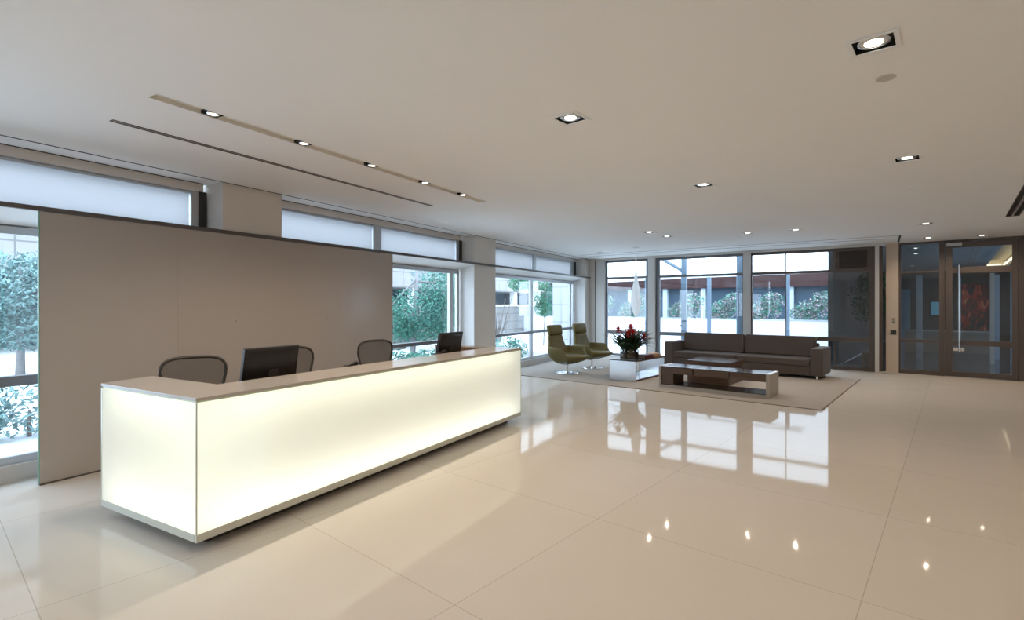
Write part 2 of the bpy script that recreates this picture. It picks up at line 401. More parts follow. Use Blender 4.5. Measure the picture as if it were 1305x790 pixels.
# ---------------------------------------------------------------- lounge windows (D)
def rect_frame_x(mb, x0, x1, z0, z1, t, y0, y1):
    mb.box(x0, x0+t, y0, y1, z0, z1).box(x1-t, x1, y0, y1, z0, z1)
    mb.box(x0+t, x1-t, y0, y1, z0, z0+t).box(x0+t, x1-t, y0, y1, z1-t, z1)
LW = [(-6.93, -5.53, .05, .09, 'lounge window nearest the corner column, behind the white pendant'),
      (-5.31, -2.90, .11, .03, 'middle lounge window behind the left half of the sofa'),
      (-2.72, -.02, .03, .11, 'right-hand lounge window with louvre panel, behind the right half of the sofa')]
for i, (x0, x1, tl, tr, lb) in enumerate(LW):
    wn += 1
    f = MB(); y0, y1 = -.02, .06
    f.box(x0, x0+tl, y0, y1, .02, 2.97).box(x1-tr, x1, y0, y1, .02, 2.97)
    f.box(x0+tl, x1-tr, y0, y1, .02, .09).box(x0+tl, x1-tr, y0, y1, 2.90, 2.97)
    f.box(x0+tl, x1-tr, y0-.02, y1, 2.385, 2.455).box(x0+tl, x1-tr, y0-.02, y1, .70, .80)
    if i == 2:
        f.box(-.86, -.80, y0, y1, 2.455, 2.90)
        f.box(-.84, -.79, y0+.02, y1, .09, .70)
    w = struct('window_%d' % wn, f, M_bronze if i == 2 else M_dalu, ('bronze' if i == 2 else 'dark aluminium') + ' framed ' + lb, 'window', 'D')
    for (z0, z1) in ((.09, .70), (.80, 2.385)): bx(x0+tl, x1-tr, .02, .03, z0, z1).build('pane', M_glass, w)
    bx(x0+tl, -.86 if i == 2 else x1-tr, .02, .03, 2.455, 2.90).build('pane', M_glass, w)
    if i == 2:
        lv = MB(); lv.box(-.80, -.13, .03, .05, 2.455, 2.90)
        for k in range(9):
            z = 2.49 + k*.045
            lv.add([(-.74, -.005, z), (-.18, -.005, z), (-.18, .03, z+.035), (-.74, .03, z+.035), (-.74, -.005, z-.006), (-.18, -.005, z-.006), (-.18, .03, z+.029), (-.74, .03, z+.029)],
                   [(0,1,2,3), (7,6,5,4), (0,4,5,1), (2,6,7,3), (1,5,6,2), (0,3,7,4)])
        tag(lv.build('louvre_panel', M_bronze, w), 'bronze louvre panel')
        bx(-1.905, -1.885, .0, .05, .09, 2.90).build('glazing_bar', M_dalu, w)
# posts between them
for x0, x1, lb in ((-7.22, -6.93, 'pale corner post left of the lounge windows'), (-5.53, -5.31, 'pale post between the first and second lounge windows'), (-2.90, -2.72, 'pale post between the second and third lounge windows'), (-.02, .06, 'pale end post right of the louvre panel')):
    struct('trim_%d' % (7+len([q for q in COL.objects if q.name.startswith('trim_')])-6), bx(x0, x1, -.10, .08, 0, 2.98), M_post, lb, 'post', 'D', bevel=.006)
struct('trim_12', bx(-7.3, .14, -.12, .10, 2.97, CEIL), M_post, 'pale head strip over the lounge windows', 'head strip', 'D')
struct('trim_11', MB().box(.075, .13, -.02, .06, 0, 2.97).box(.06, .075, -.09, .0, 0, 2.97), M_bronze, 'dark bronze slot strip beside the end post', 'post', 'D')
struct('trim_13', MB().box(.0, .30, -.16, .10, 0, .03), M_kerb, 'stone plinth at the foot of the plaster pier', 'plinth', 'D')

struct('trim_16', MB().box(-7.27, -7.225, -.075, -.05, 0, CEIL), M_rail, 'dark vertical shadow line in the corner beside the lounge windows', 'shadow gap', 'D')
# ---------------------------------------------------------------- door wall (B, y = 15.06)
Y0 = 15.06
struct('wall_door', bx(-1.22, -.985, 14.93, 15.3, 0, CEIL), M_pier, 'narrow warm plaster pier beside the glass sidelight', 'wall')
f = MB(); f.box(-.985, -.945, Y0-.02, Y0+.08, 0, CEIL).box(-.255, -.19, Y0-.02, Y0+.08, 0, CEIL)
f.box(-.945, -.255, Y0-.02, Y0+.08, 0, .10).box(-.945, -.255, Y0-.02, Y0+.08, 2.99, CEIL).box(-.945, -.255, Y0-.02, Y0+.08, .73, .80).box(-.945, -.255, Y0-.01, Y0+.08, 2.33, 2.37)
w = struct('window_10', f, M_bronze, 'bronze framed glass sidelight left of the glass door', 'window')
for z0, z1 in ((.10, .73), (.80, 2.33), (2.37, 2.99)): bx(-.945, -.255, Y0+.03, Y0+.04, z0, z1).build('pane', M_dglass, w)
# door frame and leaf
f = MB(); f.box(-.19, -.165, Y0-.03, Y0+.09, 0, CEIL).box(1.025, 1.11, Y0-.03, Y0+.09, 0, CEIL).box(-.165, 1.025, Y0-.03, Y0+.09, 2.99, CEIL)
struct('trim_14', f, M_bronze, 'bronze frame around the glass door', 'door frame')
f = MB(); f.box(-.155, -.03, Y0-.02, Y0+.05, .01, 2.98).box(.925, 1.018, Y0-.02, Y0+.05, .01, 2.98)
f.box(-.03, .925, Y0-.02, Y0+.05, .01, .12).box(-.03, .925, Y0-.02, Y0+.05, 2.86, 2.98).box(-.03, .925, Y0-.02, Y0+.05, .70, .81).box(-.03, .925, Y0-.02, Y0+.05, 2.29, 2.42)
d = struct('door_1', f, M_bronze, 'bronze framed glass door with a long vertical pull handle', 'door', bevel=.004)
for z0, z1 in ((.12, .70), (.81, 2.29), (2.42, 2.86)): bx(-.03, .925, Y0+.01, Y0+.02, z0, z1).build('pane', M_dglass, d)
h = MB().cyl((.085, Y0-.09, .56), (.085, Y0-.09, 2.47), .019, n=16).cyl((.085, Y0-.09, .75), (.085, Y0-.02, .75), .010).cyl((.085, Y0-.09, 2.36), (.085, Y0-.02, 2.36), .010)
tag(h.build('door_handle', M_steel, d, smooth=False), 'long vertical steel pull handle')
tag(MB().box(-.02, .17, Y0-.045, Y0-.02, .575, .65).cyl((.13, Y0-.06, .61), (.13, Y0-.045, .61), .022).build('door_lock', M_chrome, d, bevel=.004), 'chrome lock plate at the foot of the handle')
tag(bx(-.135, .13, Y0-.085, Y0-.025, 2.89, 2.965).build('door_closer', M_alu, d, bevel=.006), 'pale door closer box')
struct('wall_far', MB().box(1.11, 4.6, Y0-.02, Y0+.1, 0, CEIL), M_bronze, 'bronze panelled wall right of the glass door', 'wall')
t = thing('light_switch', 'slim grey-green light switch plate on the plaster pier', 'switch', (-1.075, 14.93, 1.17))
bx(-.028, .028, -.008, 0, 0, .11).build('plate', mat('switch_plate', (.20, .19, .12), .4, .3), t, bevel=.002)
bx(-.020, -.002, -.012, -.008, .03, .08).build('rocker', M_stone, t); bx(.002, .020, -.012, -.008, .03, .08).build('rocker', M_stone, t)
t = thing('card_reader', 'black card reader box on the plaster pier below the switch', 'card reader', (-1.075, 14.93, .90))
bx(-.055, .055, -.025, 0, 0, .10).build('housing', M_black, t, bevel=.004)
for sx in (-.022, .022): bx(sx-.014, sx+.014, -.028, -.025, .03, .07).build('key', M_plinth, t)

# ================================================================ CEILING FITTINGS
def ring_sq(mb, a, b, z0, z1):
    for q in ((-b, b, -b, -a), (-b, b, a, b), (-b, -a, -a, a), (a, b, -a, a)): mb.box(*q, z0, z1)
t0 = thing('downlight', LAMPS[0][2], 'ceiling light', (LAMPS[0][0], LAMPS[0][1], CEIL), 0, 'square recessed downlights')
f = MB(); ring_sq(f, .093, .118, -.006, .0); tag(f.build('trim_frame', M_white, t0), 'thin white square trim')
f = MB(); f.box(-.0945, .0945, -.0945, .0945, 0, .13, open_face='-z'); f.build('housing', M_lampin, t0)
MB().lathe([(.062, .003), (.076, .003), (.080, .013), (.076, .025), (.062, .025)], 32, closed=False).build('gimbal_ring', M_steel, t0, smooth=True); gr_ = [c for c in t0.children if c.name.startswith('gimbal')][0]
MB().lathe([(.062, .004), (.054, .004), (.045, .005)], 32, closed=False).build('reflector', M_chrome, gr_, smooth=True)
MB().lathe([(.0, -.003), (.030, .0), (.045, .004)], 32, closed=False).build('lamp', E_lamp, gr_)
def spot(parent, loc, watts, ang, col=(1., .82, .635), rad=.02, tilt=None):
    l = bpy.data.lights.new('lamp_beam', 'SPOT'); l.energy = watts; l.spot_size = R(ang); l.spot_blend = .9; l.color = col; l.shadow_soft_size = rad
    ob = bpy.data.objects.new('lamp_beam', l); COL.objects.link(ob)
    if parent: ob.parent = parent
    ob.location = loc
    return ob
for i, (x, y, lb) in enumerate(LAMPS):
    t = t0 if i == 0 else dup(t0, (x, y, CEIL), 0, lb)
for i, (x, y) in enumerate(HID):
    pass
P_LAMP = 40
for x, y, _ in LAMPS: spot(None, (x, y, CEIL-.008), P_LAMP if x < -1 else P_LAMP*.85, 150, (1., .83, .66) if x < -1 else (1., .78, .57))
for x, y in HID:
    dup(t0, (x, y, CEIL), 0, 'unseen square downlight added behind or beside the camera to light the floor')
    spot(None, (x, y, CEIL-.008), P_LAMP*(.62 if x > -1 else 1.), 150, (1., .78, .57) if x > -1 else (1., .83, .66))
# slot with five small lights
t = thing('light_slot', 'long narrow beige ceiling slot holding five small lights above the desk', 'ceiling light', A((SX0+SX1)/2, (SY0+SY1)/2, CEIL), AA)
hx, hy = (SX1-SX0)/2-.001, (SY1-SY0)/2-.001
bx(-hx, hx, -hy, hy, 0, .03, open_face='-z').build('liner', M_slotlin, t)
SL = [('first', 2.285), ('second', 3.10), ('third', 3.935), ('fourth', 4.80), ('last', 5.58)]
s0 = thing('slot_light', 'small round spotlight, nearest of five in the long ceiling slot', 'ceiling light', A(-3.875, 2.285, CEIL+.030), AA, 'small lights in the ceiling slot')
bx(-.052, .052, -.06, .06, -.024, -.001, open_face='-z').build('housing', M_lampin, s0)
MB().lathe([(.034, -.028), (.044, -.028), (.046, -.016), (.036, -.010)], 24, closed=False).build('ring', M_chrome, s0, smooth=True)
MB().lathe([(0, -.022), (.036, -.022)], 24, closed=False).build('lamp', E_lamp, s0)
for i, (nm, y) in enumerate(SL):
    if i: dup(s0, A(-3.875, y, CEIL+.030), AA, 'small round spotlight, %s of five from the near end of the long ceiling slot' % nm)
    spot(None, A(-3.875, y, CEIL-.01), 34, 150)
# slot diffusers
def diffuser(label, loc, rz, hx, hy):
    t = thing('air_diffuser', label, 'air vent', loc, rz)
    f = MB(); b = .008
    f.box(-hx, -hx+b, -hy, hy, -.004, .03).box(hx-b, hx, -hy, hy, -.004, .03).box(-hx+b, hx-b, -hy, -hy+b, -.004, .03).box(-hx+b, hx-b, hy-b, hy, -.004, .03)
    f.build('frame', M_rail, t)
    bx(-hx*.14, hx*.14, -hy+b, hy-b, -.003, .028).build('divider', M_stone, t)
    bx(-hx+b, hx-b, -hy+b, hy-b, .028, .05).build('plenum', M_lampin, t)
diffuser('thin dark linear air slot in the ceiling over the reception desk', A((DX0+DX1)/2, (DY0+DY1)/2, CEIL), AA, (DX1-DX0)/2-.001, (DY1-DY0)/2-.001)
diffuser('dark twin-slot linear air vent in the ceiling at the far right', (.715, 9.9, CEIL), 0, .084, 1.699)
# discs
def disc(name, label, cat, x, y, r, h, m):
    t = thing(name, label, cat, (x, y, CEIL))
    MB().lathe([(r*.96, 0), (r, -h*.3), (r*.95, -h*.8), (r*.8, -h)], 28).build('cover', m, t, smooth=False)
    MB().lathe([(r*.45, -h*.9), (r*.45, -h*1.15), (r*.3, -h*1.2)], 20).build('grille', m, t)
disc('ceiling_disc', 'flat round sprinkler cover disc beside the nearest downlight', 'sprinkler cover', -.327, 4.0, .055, .008, mat('ceiling_cover', (.60, .55, .48), .7))
disc('ceiling_disc', 'tiny white ceiling disc far behind the middle downlight, towards the facade', 'sprinkler cover', -4.23, 7.52, .055, .008, M_white)
disc('ceiling_disc', 'tiny white ceiling disc between the pendant and the sofa downlight', 'sprinkler cover', -4.30, 11.78, .055, .008, M_white)
disc('ceiling_disc', 'small white ceiling disc behind the second light of the right-hand row', 'sprinkler cover', -.376, 7.93, .055, .008, M_white)
disc('smoke_detector', 'white smoke detector dome at the ceiling corner above the swivel chairs', 'smoke detector', -7.40, 12.35, .085, .05, M_white)

# ================================================================ PARTITION BEHIND THE DESK
t = thing('partition_screen', 'tall taupe lacquered glass partition standing behind the reception desk', 'partition', A(-5.89, 4.18, 0), AA)
for y0, y1 in ((1.925, 3.08), (3.081, 4.235), (4.236, 5.335), (5.336, 6.43)):
    bx(-.0, .022, y0-4.18, y1-4.18, .015, 2.425).build('glass_panel', M_screenp, t)
tag(bx(-.001, .023, 1.917-4.18, 1.925-4.18, .015, 2.425).build('edge_strip', M_edge, t), 'green glass edge')
bx(-.005, .027, 1.925-4.18, 6.43-4.18, 0, .015).build('floor_channel', M_rail, t)
for yy in (-.45, .9): MB().cyl((.022, yy, 1.4), (.024, yy, 1.4), .006, n=16).build('fixing', M_steel, t)

# ================================================================ RECEPTION DESK
DXF, DXB, DYN, DYF = -3.36, -4.60, 1.875, 6.215     # frame A
t = thing('reception_desk', 'long white backlit glass reception desk with stone counter', 'reception desk', A(-3.98, 4.0, 0), AA)
ox, oy = -3.98, 4.0
def dbx(x0, x1, y0, y1, z0, z1, **k): return bx(x0-ox, x1-ox, y0-oy, y1-oy, z0, z1, **k)
M_panel = sheetmat('frosted_glass', (.80, .82, .76), (.90, .95, .88), .6, emis=((1., 1., .90), .22))
tag(dbx(DXF-.012, DXF, DYN+.002, DYF, .13, .972, open_face='-x').build('front_panel', M_panel, t), 'glowing white frosted glass front')
tag(dbx(DXB, DXF-.002, DYN, DYN+.012, .13, .972, open_face='+y').build('end_panel', M_panel, t), 'glowing white frosted glass end panel')
st = MB()
st.box(DXF-.02-ox, DXF+.001-ox, DYN-oy, DYF-oy, .08, .13).box(DXB-ox, DXF-.021-ox, DYN-.001-oy, DYN+.02-oy, .08, .13)
tag(st.build('base_strip', M_dstrip, t), 'satin metal strip along the foot')
ed = MB().box(DXF-.006-ox, DXF+.002-ox, DYN-.002-oy, DYN+.006-oy, .13, .972).box(DXB-.015-ox, DXB-ox, DYN-.002-oy, DYN+.04-oy, .08, .972).box(DXF-.02-ox, DXF+.003-ox, DYF-oy, DYF+.008-oy, .08, .985)
ed.build('corner_strip', M_dstrip, t)
pl = MB().box(DXF-.30-ox, DXF-.14-ox, DYN+.14-oy, DYF-.12-oy, 0, .08).box(DXB+.1-ox, DXF-.30-ox, DYN+.14-oy, DYN+.3-oy, 0, .08)
tag(pl.build('plinth', M_plinth, t), 'dark recessed plinth')
cu = [(DXF+.006, DYN-.006), (DXF+.006, DYF), (-3.80, DYF), (-3.80, 2.275), (-4.72, 2.275), (DXB-.01, DYN-.006)]
MB().prism([(x-ox, y-oy) for x, y in cu], .985, 1.005).build('counter', M_counter, t, bevel=.003)
sb = [(DXF-.004, DYN+.004), (DXF-.004, DYF), (-3.79, DYF), (-3.79, 2.26), (-4.60, 2.26), (DXB, DYN+.004)]
tag(MB().prism([(x-ox, y-oy) for x, y in sb], .972, .985).build('counter_edge', mat('edge_glass', (.62, .66, .52), .2), t), 'greenish glass edge under the counter')
ib = MB().box(-3.80-ox, -3.775-ox, 2.26-oy, DYF-oy, .08, .972).box(DXB-ox, -3.80-ox, 2.235-oy, 2.26-oy, .08, .972)
tag(ib.build('inner_carcass', M_woodA, t), 'brown wood inner lining')
tag(MB().box(-4.75-ox, -3.80-ox, 6.13-oy, DYF-oy, .06, .985).build('return_panel', M_woodA, t), 'brown wood return panel at the far end')
MB().box(-4.75-ox, -3.80-ox, 6.10-oy, DYF+.004-oy, .985, 1.005).build('counter', M_counter, t)
dbx(-4.62, -3.80, 2.26, 6.13, .71, .74).build('worktop', M_woodA, t)
tag(dbx(-4.02, -3.80, 3.25, 5.16, .90, .92).build('inner_shelf', M_woodA, t), 'inner shelf just below the counter')
tag(dbx(DXB+.02, DXF-.02, DYN+.02, DYF-.01, .085, .10).build('light_tray', M_white, t), 'white tray closing the light box below')
lg = MB()
for yy in (3.6, 4.9): lg.box(-4.55-ox, -3.82-ox, yy-.02-oy, yy+.02-oy, 0, .71)
lg.build('worktop_support', M_plinth, t)
# fluorescent tubes inside the lit front and end
for z in (.16, .945):
    pass
def arealight(name, loc, rot, sx, sy, w, col):
    l = bpy.data.lights.new(name, 'AREA'); l.shape = 'RECTANGLE'; l.size = sx; l.size_y = sy; l.energy = w; l.color = col
    ob = bpy.data.objects.new(name, l); COL.objects.link(ob); ob.location = loc; ob.rotation_euler = rot; return ob
TUBE = (1., .98, .84)
# each tube: a strip lamp along the desk, lying low (brighter) and high inside the box, shining at the glass
def strip(name, p, yaw, pitch, length, w):
    # strip's local -Z (its beam) is turned to 'yaw' in plan and tilted by 'pitch' above the horizontal
    d = Vector((math.cos(yaw)*math.cos(pitch), math.sin(yaw)*math.cos(pitch), math.sin(pitch)))
    q = d.to_track_quat('-Z', 'Y')
    side = Vector((-math.sin(yaw), math.cos(yaw), 0))
    z = -d; x = side; y = z.cross(x)
    m = Matrix((x, y, z)).transposed().to_4x4(); m.translation = p
    l = bpy.data.lights.new(name, 'AREA'); l.shape = 'RECTANGLE'; l.size = length; l.size_y = .03; l.energy = w; l.color = TUBE
    ob = bpy.data.objects.new(name, l); COL.objects.link(ob); ob.matrix_world = m; return ob
PT = 1.0
strip('desk_tube', A(DXF-.22, (DYN+DYF)/2, .17), AA, R(18), 4.0, PT*4.0)
strip('desk_tube', A(DXF-.20, (DYN+DYF)/2, .94), AA, R(-14), 4.0, PT*2.4)
strip('desk_tube', A((DXB+DXF)/2, DYN+.22, .17), AA-PI/2, R(18), 1.0, PT*.9)
strip('desk_tube', A((DXB+DXF)/2, DYN+.20, .94), AA-PI/2, R(-14), 1.0, PT*.6)

# ================================================================ MONITORS, PHONES
def make_monitor(label, loc, rz):
    t = thing('monitor', label, 'monitor', loc, rz, 'reception monitors')     # screen faces local -x
    T = Matrix.Translation((0, 0, .29)) @ Matrix.Rotation(R(10), 4, 'Y')
    bz_ = bx(-.018, .018, -.26, .26, -.165, .165, T=T).build('bezel', M_black, t, bevel=.006)
    tag(bx(-.020, -.018, -.245, .245, -.15, .15, T=T).build('screen', M_screen, bz_), 'dark glossy screen')
    r0 = [(.018, -.23, -.145), (.018, .23, -.145), (.018, .23, .145), (.018, -.23, .145)]
    r1 = [(.045, -.15, -.10), (.045, .15, -.10), (.045, .15, .10), (.045, -.15, .10)]
    bs_ = MB().loft([r0, r1], T=T).build('back_shell', M_black, t, bevel=.005)
    bx(.045, .060, -.045, .045, -.16, -.02, T=T).build('stand_bracket', M_plinth, bs_, bevel=.003)
    MB().cyl((.0, 0, .015), (.05, 0, .19), .028, .022, n=14).build('neck', M_black, t)
    MB().prism([(-.11+.0, -.13), (.10, -.10), (.12, 0), (.10, .10), (-.11, .13)], 0, .016).build('foot', M_black, t, bevel=.004)
    return t
t = make_monitor('black monitor seen from behind at the near end of the desk', A(-3.99, 2.85, .785), AA)
t2 = dup(t, A(-4.00, 5.45, .785), AA+R(2), 'black monitor at the far end of the desk before the window')
# risers under the monitors
for (x, y, rz, lb) in ((-3.99, 2.85, AA, 'dark stand under the near monitor'), (-4.0, 5.45, AA+R(2), 'dark stand under the far monitor')):
    o = MB().box(-.13, .13, -.15, .15, .03, .045).box(-.13, .13, -.15, -.13, 0, .03).box(-.13, .13, .13, .15, 0, .03).build('monitor_riser', M_plinth, None, A(x, y, .74), rz)
    tag(o, lb, 'stand', 'monitor risers')
def make_phone(label, loc, rz):
    t = thing('desk_phone', label, 'telephone', loc, rz, 'reception telephones')
    w = MB().loft([[(-.09, -.10, 0), (.09, -.10, 0), (.09, -.10, .075), (-.09, -.10, .03)], [(-.09, .10, 0), (.09, .10, 0), (.09, .10, .075), (-.09, .10, .03)]])
    wb_ = w.build('body', M_black, t, bevel=.004)
    p = [(.02, .10, .085), (.02, .085, .10), (.02, .0, .108), (.02, -.085, .10), (.02, -.10, .085)]
    MB().tube([(-.075, -.065, .055), (-.07, -.065, .072), (0, -.065, .088), (.07, -.065, .104), (.08, -.065, .092)], [.022, .020, .014, .020, .024], 10).build('handset', M_black, t, smooth=True)
    k = MB()
    for a in range(3):
        for b in range(4):
            x, y = -.055+b*.026, .0+a*.024; z = .03+(x+.09)*.25
            k.box(x-.008, x+.008, y-.007, y+.007, z, z+.006)
    k.build('keypad', M_plinth, wb_)
    return t
t = make_phone('black desk phone on the desk beside the near monitor', A(-3.91, 3.62, .92), AA+PI/2)
dup(t, A(-3.92, 5.08, .92), AA+PI/2, 'black desk phone beside the far monitor')

# ================================================================ OFFICE CHAIRS
def outline_back(w_top, w_bot, z0, z1, n=40):
    pts = []
    for i in range(n):
        a = 2*PI*i/n; c, s = math.cos(a), math.sin(a)
        e = .55
        y = math.copysign(abs(c)**e, c); z = math.copysign(abs(s)**e, s)
        k = (z+1)/2
        w = w_bot+(w_top-w_bot)*(k**.8)
        pts.append((y*w, z0+(z1-z0)*k))
    return pts
def back_x(z, y): return -.22-.10*((z-.5)/.6)-.06*math.sin((z-.5)/.6*PI)+.35*y*y
def make_office_chair(label, loc, rz):
    t = thing('office_chair', label, 'office chair', loc, rz, 'mesh office chairs')      # faces local +x
    ol = outline_back(.315, .15, .50, 1.09)
    bf_ = MB().tube([(back_x(z, y), y, z) for y, z in ol], .015, 8, loop=True).build('backrest_frame', M_cframe, t, smooth=True)
    g = MB(); n = len(ol); rings = []
    for s in (1., .75, .5, .25, .02):
        rings.append([(back_x(.82+(z-.82)*s, y*s), y*s, .82+(z-.82)*s) for y, z in ol])
    g.loft(rings, cap=False); g.build('mesh_back', M_mesh, bf_, smooth=True)
    bx(-.31, -.27, -.19, .19, .60, .74).build('lumbar_pad', M_cframe, t, bevel=.012)
    so = []
    for i in range(36):
        a = 2*PI*i/36; c, s = math.cos(a), math.sin(a)
        so.append((.03+.25*math.copysign(abs(c)**.6, c), .26*math.copysign(abs(s)**.6, s)))
    sf_ = MB().tube([(x, y, .455-.03*max(0, x-.15)/.1) for x, y in so], .016, 8, loop=True).build('seat_frame', M_cframe, t, smooth=True)
    MB().loft([[(x*1.0, y, .452) for x, y in so], [(.03+(x-.03)*.6, y*.6, .44) for x, y in so], [(.03+(x-.03)*.05, y*.05, .437) for x, y in so]], cap=False).build('mesh_seat', M_mesh, sf_, smooth=True)
    for s in (-1, 1):
        MB().tube([(-.25, s*.20, .62), (-.24, s*.27, .60), (-.16, s*.30, .64), (-.13, s*.30, .66)], .014, 8).build('arm_support', M_cframe, t, smooth=True)
        bx(-.20, .08, s*.30-.045, s*.30+.045, .66, .69).build('armrest', M_black, t, bevel=.012)
    MB().tube([(-.02, 0, .43), (-.18, 0, .42), (-.26, 0, .50), (-.29, 0, .62)], .028, 10).build('spine', M_cframe, t, smooth=True)
    MB().cyl((0, 0, .10), (0, 0, .43), .028, .022).build('gas_column', M_steel, t)
    st = MB()
    for k in range(5):
        a = 2*PI*k/5+.3; st.tube([(0, 0, .10), (.16*math.cos(a), .16*math.sin(a), .10), (.29*math.cos(a), .29*math.sin(a), .07)], [.03, .022, .014], 8)
    sb_ = st.build('star_base', M_cframe, t, smooth=True)
    for k in range(5):
        a = 2*PI*k/5+.3; x, y = .29*math.cos(a), .29*math.sin(a)
        MB().cyl((x-.02*math.sin(a), y+.02*math.cos(a), .03), (x+.02*math.sin(a), y-.02*math.cos(a), .03), .03, n=14).build('caster', M_black, sb_)
    return t
c0 = make_office_chair('dark mesh office chair behind the near end of the desk, left of the near monitor', A(-4.85, 2.73, 0), AA-R(22))
dup(c0, A(-5.00, 3.98, 0), AA-R(14), 'dark mesh office chair half hidden behind the near monitor')
dup(c0, A(-4.98, 5.36, 0), AA-R(14), 'dark mesh office chair standing in front of the partition end by the window')

# ================================================================ LOUNGE
kx = lambda y: (A(WL+.08, 0).x - math.tan(AA)*(y-A(WL+.08, 0).y))
rug = MB().prism([(kx(8.95)+.05, 8.95), (-1.53, 8.95), (-1.53, 13.15), (kx(13.15)+.05, 13.15)], 0, .012)
t = thing('rug', 'large taupe rug under the lounge furniture', 'rug', (-5, 11, 0))
for v_ in range(len(rug.v)): rug.v[v_] = (rug.v[v_][0]+5, rug.v[v_][1]-11, rug.v[v_][2])
rug.build('pile', M_rug, t)
bd = MB()
xa, xb = kx(8.95)+.05+5, -1.53+5
bd.box(xa, xb, 8.935-11, 8.95-11, 0, .012).box(xb, xb+.015, 8.935-11, 13.15-11, 0, .012)
tag(bd.build('binding', mat('rug_binding', (.26, .22, .18), .9), t), 'darker bound edge')
RZ = .012
# --- sofa
t = thing('sofa', 'long low brown-grey two-cushion sofa in front of the lounge windows', 'sofa', (-3.83, 12.9, RZ))
HW = 1.63
bx(-HW, HW, -.46, .46, .07, .26).build('base', M_sofa, t, bevel=.02)
for s in (-1, 1):
    bx(s*HW-.12 if s > 0 else s*HW-.11, s*HW+.11 if s > 0 else s*HW+.12, -.48, .48, .07, .655).build('armrest', M_sofa, t, bevel=.022)
bx(-HW+.1, HW-.1, .28, .47, .24, .72).build('backrest', M_sofa, t, bevel=.03)
for s in (-1, 1):
    cx = s*(HW-.12)/2
    bx(cx-(HW-.13)/2, cx+(HW-.13)/2, -.47, .28, .255, .42).build('seat_cushion', M_sofa, t, bevel=.035, seg=4)
    T = Matrix.Translation((cx, .20, .41)) @ Matrix.Rotation(R(-9), 4, 'X')
    bx(-(HW-.15)/2, (HW-.15)/2, -.10, .10, 0, .46, T=T).build('back_cushion', M_sofa, t, bevel=.04, seg=4)
for x in (-HW+.0, HW-.0):
    for y in (-.42, .42): MB().box(x-.02, x+.02, y-.02, y+.02, 0, .07).build('leg', M_chrome, t)
# --- tall end table with steel ends
t = thing('coffee_table', 'open box coffee table with shiny steel ends and wooden top, carrying the plant', 'coffee table', (-5.27, 10.39, RZ))
hw, hl, H_ = .305, .70, .43
bx(-hw, hw, -hl, hl, H_-.022, H_).build('tabletop', M_woodtop, t)
bx(-hw, hw, -hl+.02, hl-.02, .012, .035).build('bottom_shelf', M_woodtop, t)
for s in (-1, 1): tag(bx(-hw, hw, min(s*hl, s*(hl-.02)), max(s*hl, s*(hl-.02)), 0, H_-.022).build('end_panel', M_steel, t, bevel=.002), 'shiny steel end panel')
for s in (-1, 1):
    e = MB(); x0, x1 = (s*hw, s*(hw+.004)) if s > 0 else (s*(hw+.004), s*hw)
    e.box(x0, x1, -hl, hl, H_-.03, H_).box(x0, x1, -hl, hl, 0, .04).box(x0, x1, -hl, -hl+.024, .04, H_-.03).box(x0, x1, hl-.024, hl, .04, H_-.03)
    tag(e.build('edging', M_wood, t), 'walnut edge band')
# --- long bench table
t = thing('bench_table', 'long low walnut bench table with three top sections and an open lower shelf', 'bench', (-3.36, 9.74, RZ))
hl, hd_, H_ = .975, .285, .40
for i in range(3):
    x0 = -hl+.02+i*.645; x1 = x0+.622
    db_ = bx(x0, x1, -hd_+.01, hd_-.01, H_-.135, H_-.012).build('drawer_box', M_wood, t, bevel=.003)
    tag(bx(x0, x1, -hd_+.004, hd_-.004, H_-.012, H_).build('top_section', M_woodtop, db_, bevel=.002), 'dark polished top section')
tag(bx(hl-.045, hl+.02, -hd_, hd_, 0, H_+.004).build('end_panel', M_stone, t, bevel=.003), 'taupe end panel')
tag(bx(-hl-.02, -hl+.018, -hd_, hd_, 0, H_+.002).build('end_panel', M_stone, t, bevel=.003), 'taupe end panel')
bx(-hl+.018, -hl+.26, -hd_+.03, hd_-.03, .06, H_-.135).build('side_box', M_wood, t)
tag(bx(-hl+.018, hl-.045, -hd_, hd_, .0, .045).build('bottom_rail', M_stone, t), 'pale bottom rail')
bx(-hl+.018, hl-.045, -hd_+.01, hd_-.01, .045, .06).build('lower_shelf', M_woodtop, t)
# --- square table
t = thing('square_table', 'low square walnut block table with dark top between bench and sofa', 'table', (-3.76, 10.84, RZ))
bx(-.41, .41, -.43, .43, 0, .33).build('body', M_wood, t, bevel=.004)
bx(-.45, .45, -.46, .46, .36, .435).build('top_box', M_wood, t, bevel=.003)
bx(-.38, .38, -.40, .40, .33, .36).build('neck', M_plinth, t)
tag(bx(-.45, .45, -.46, .46, .435, .447).build('tabletop', M_woodtop, t), 'dark polished top')
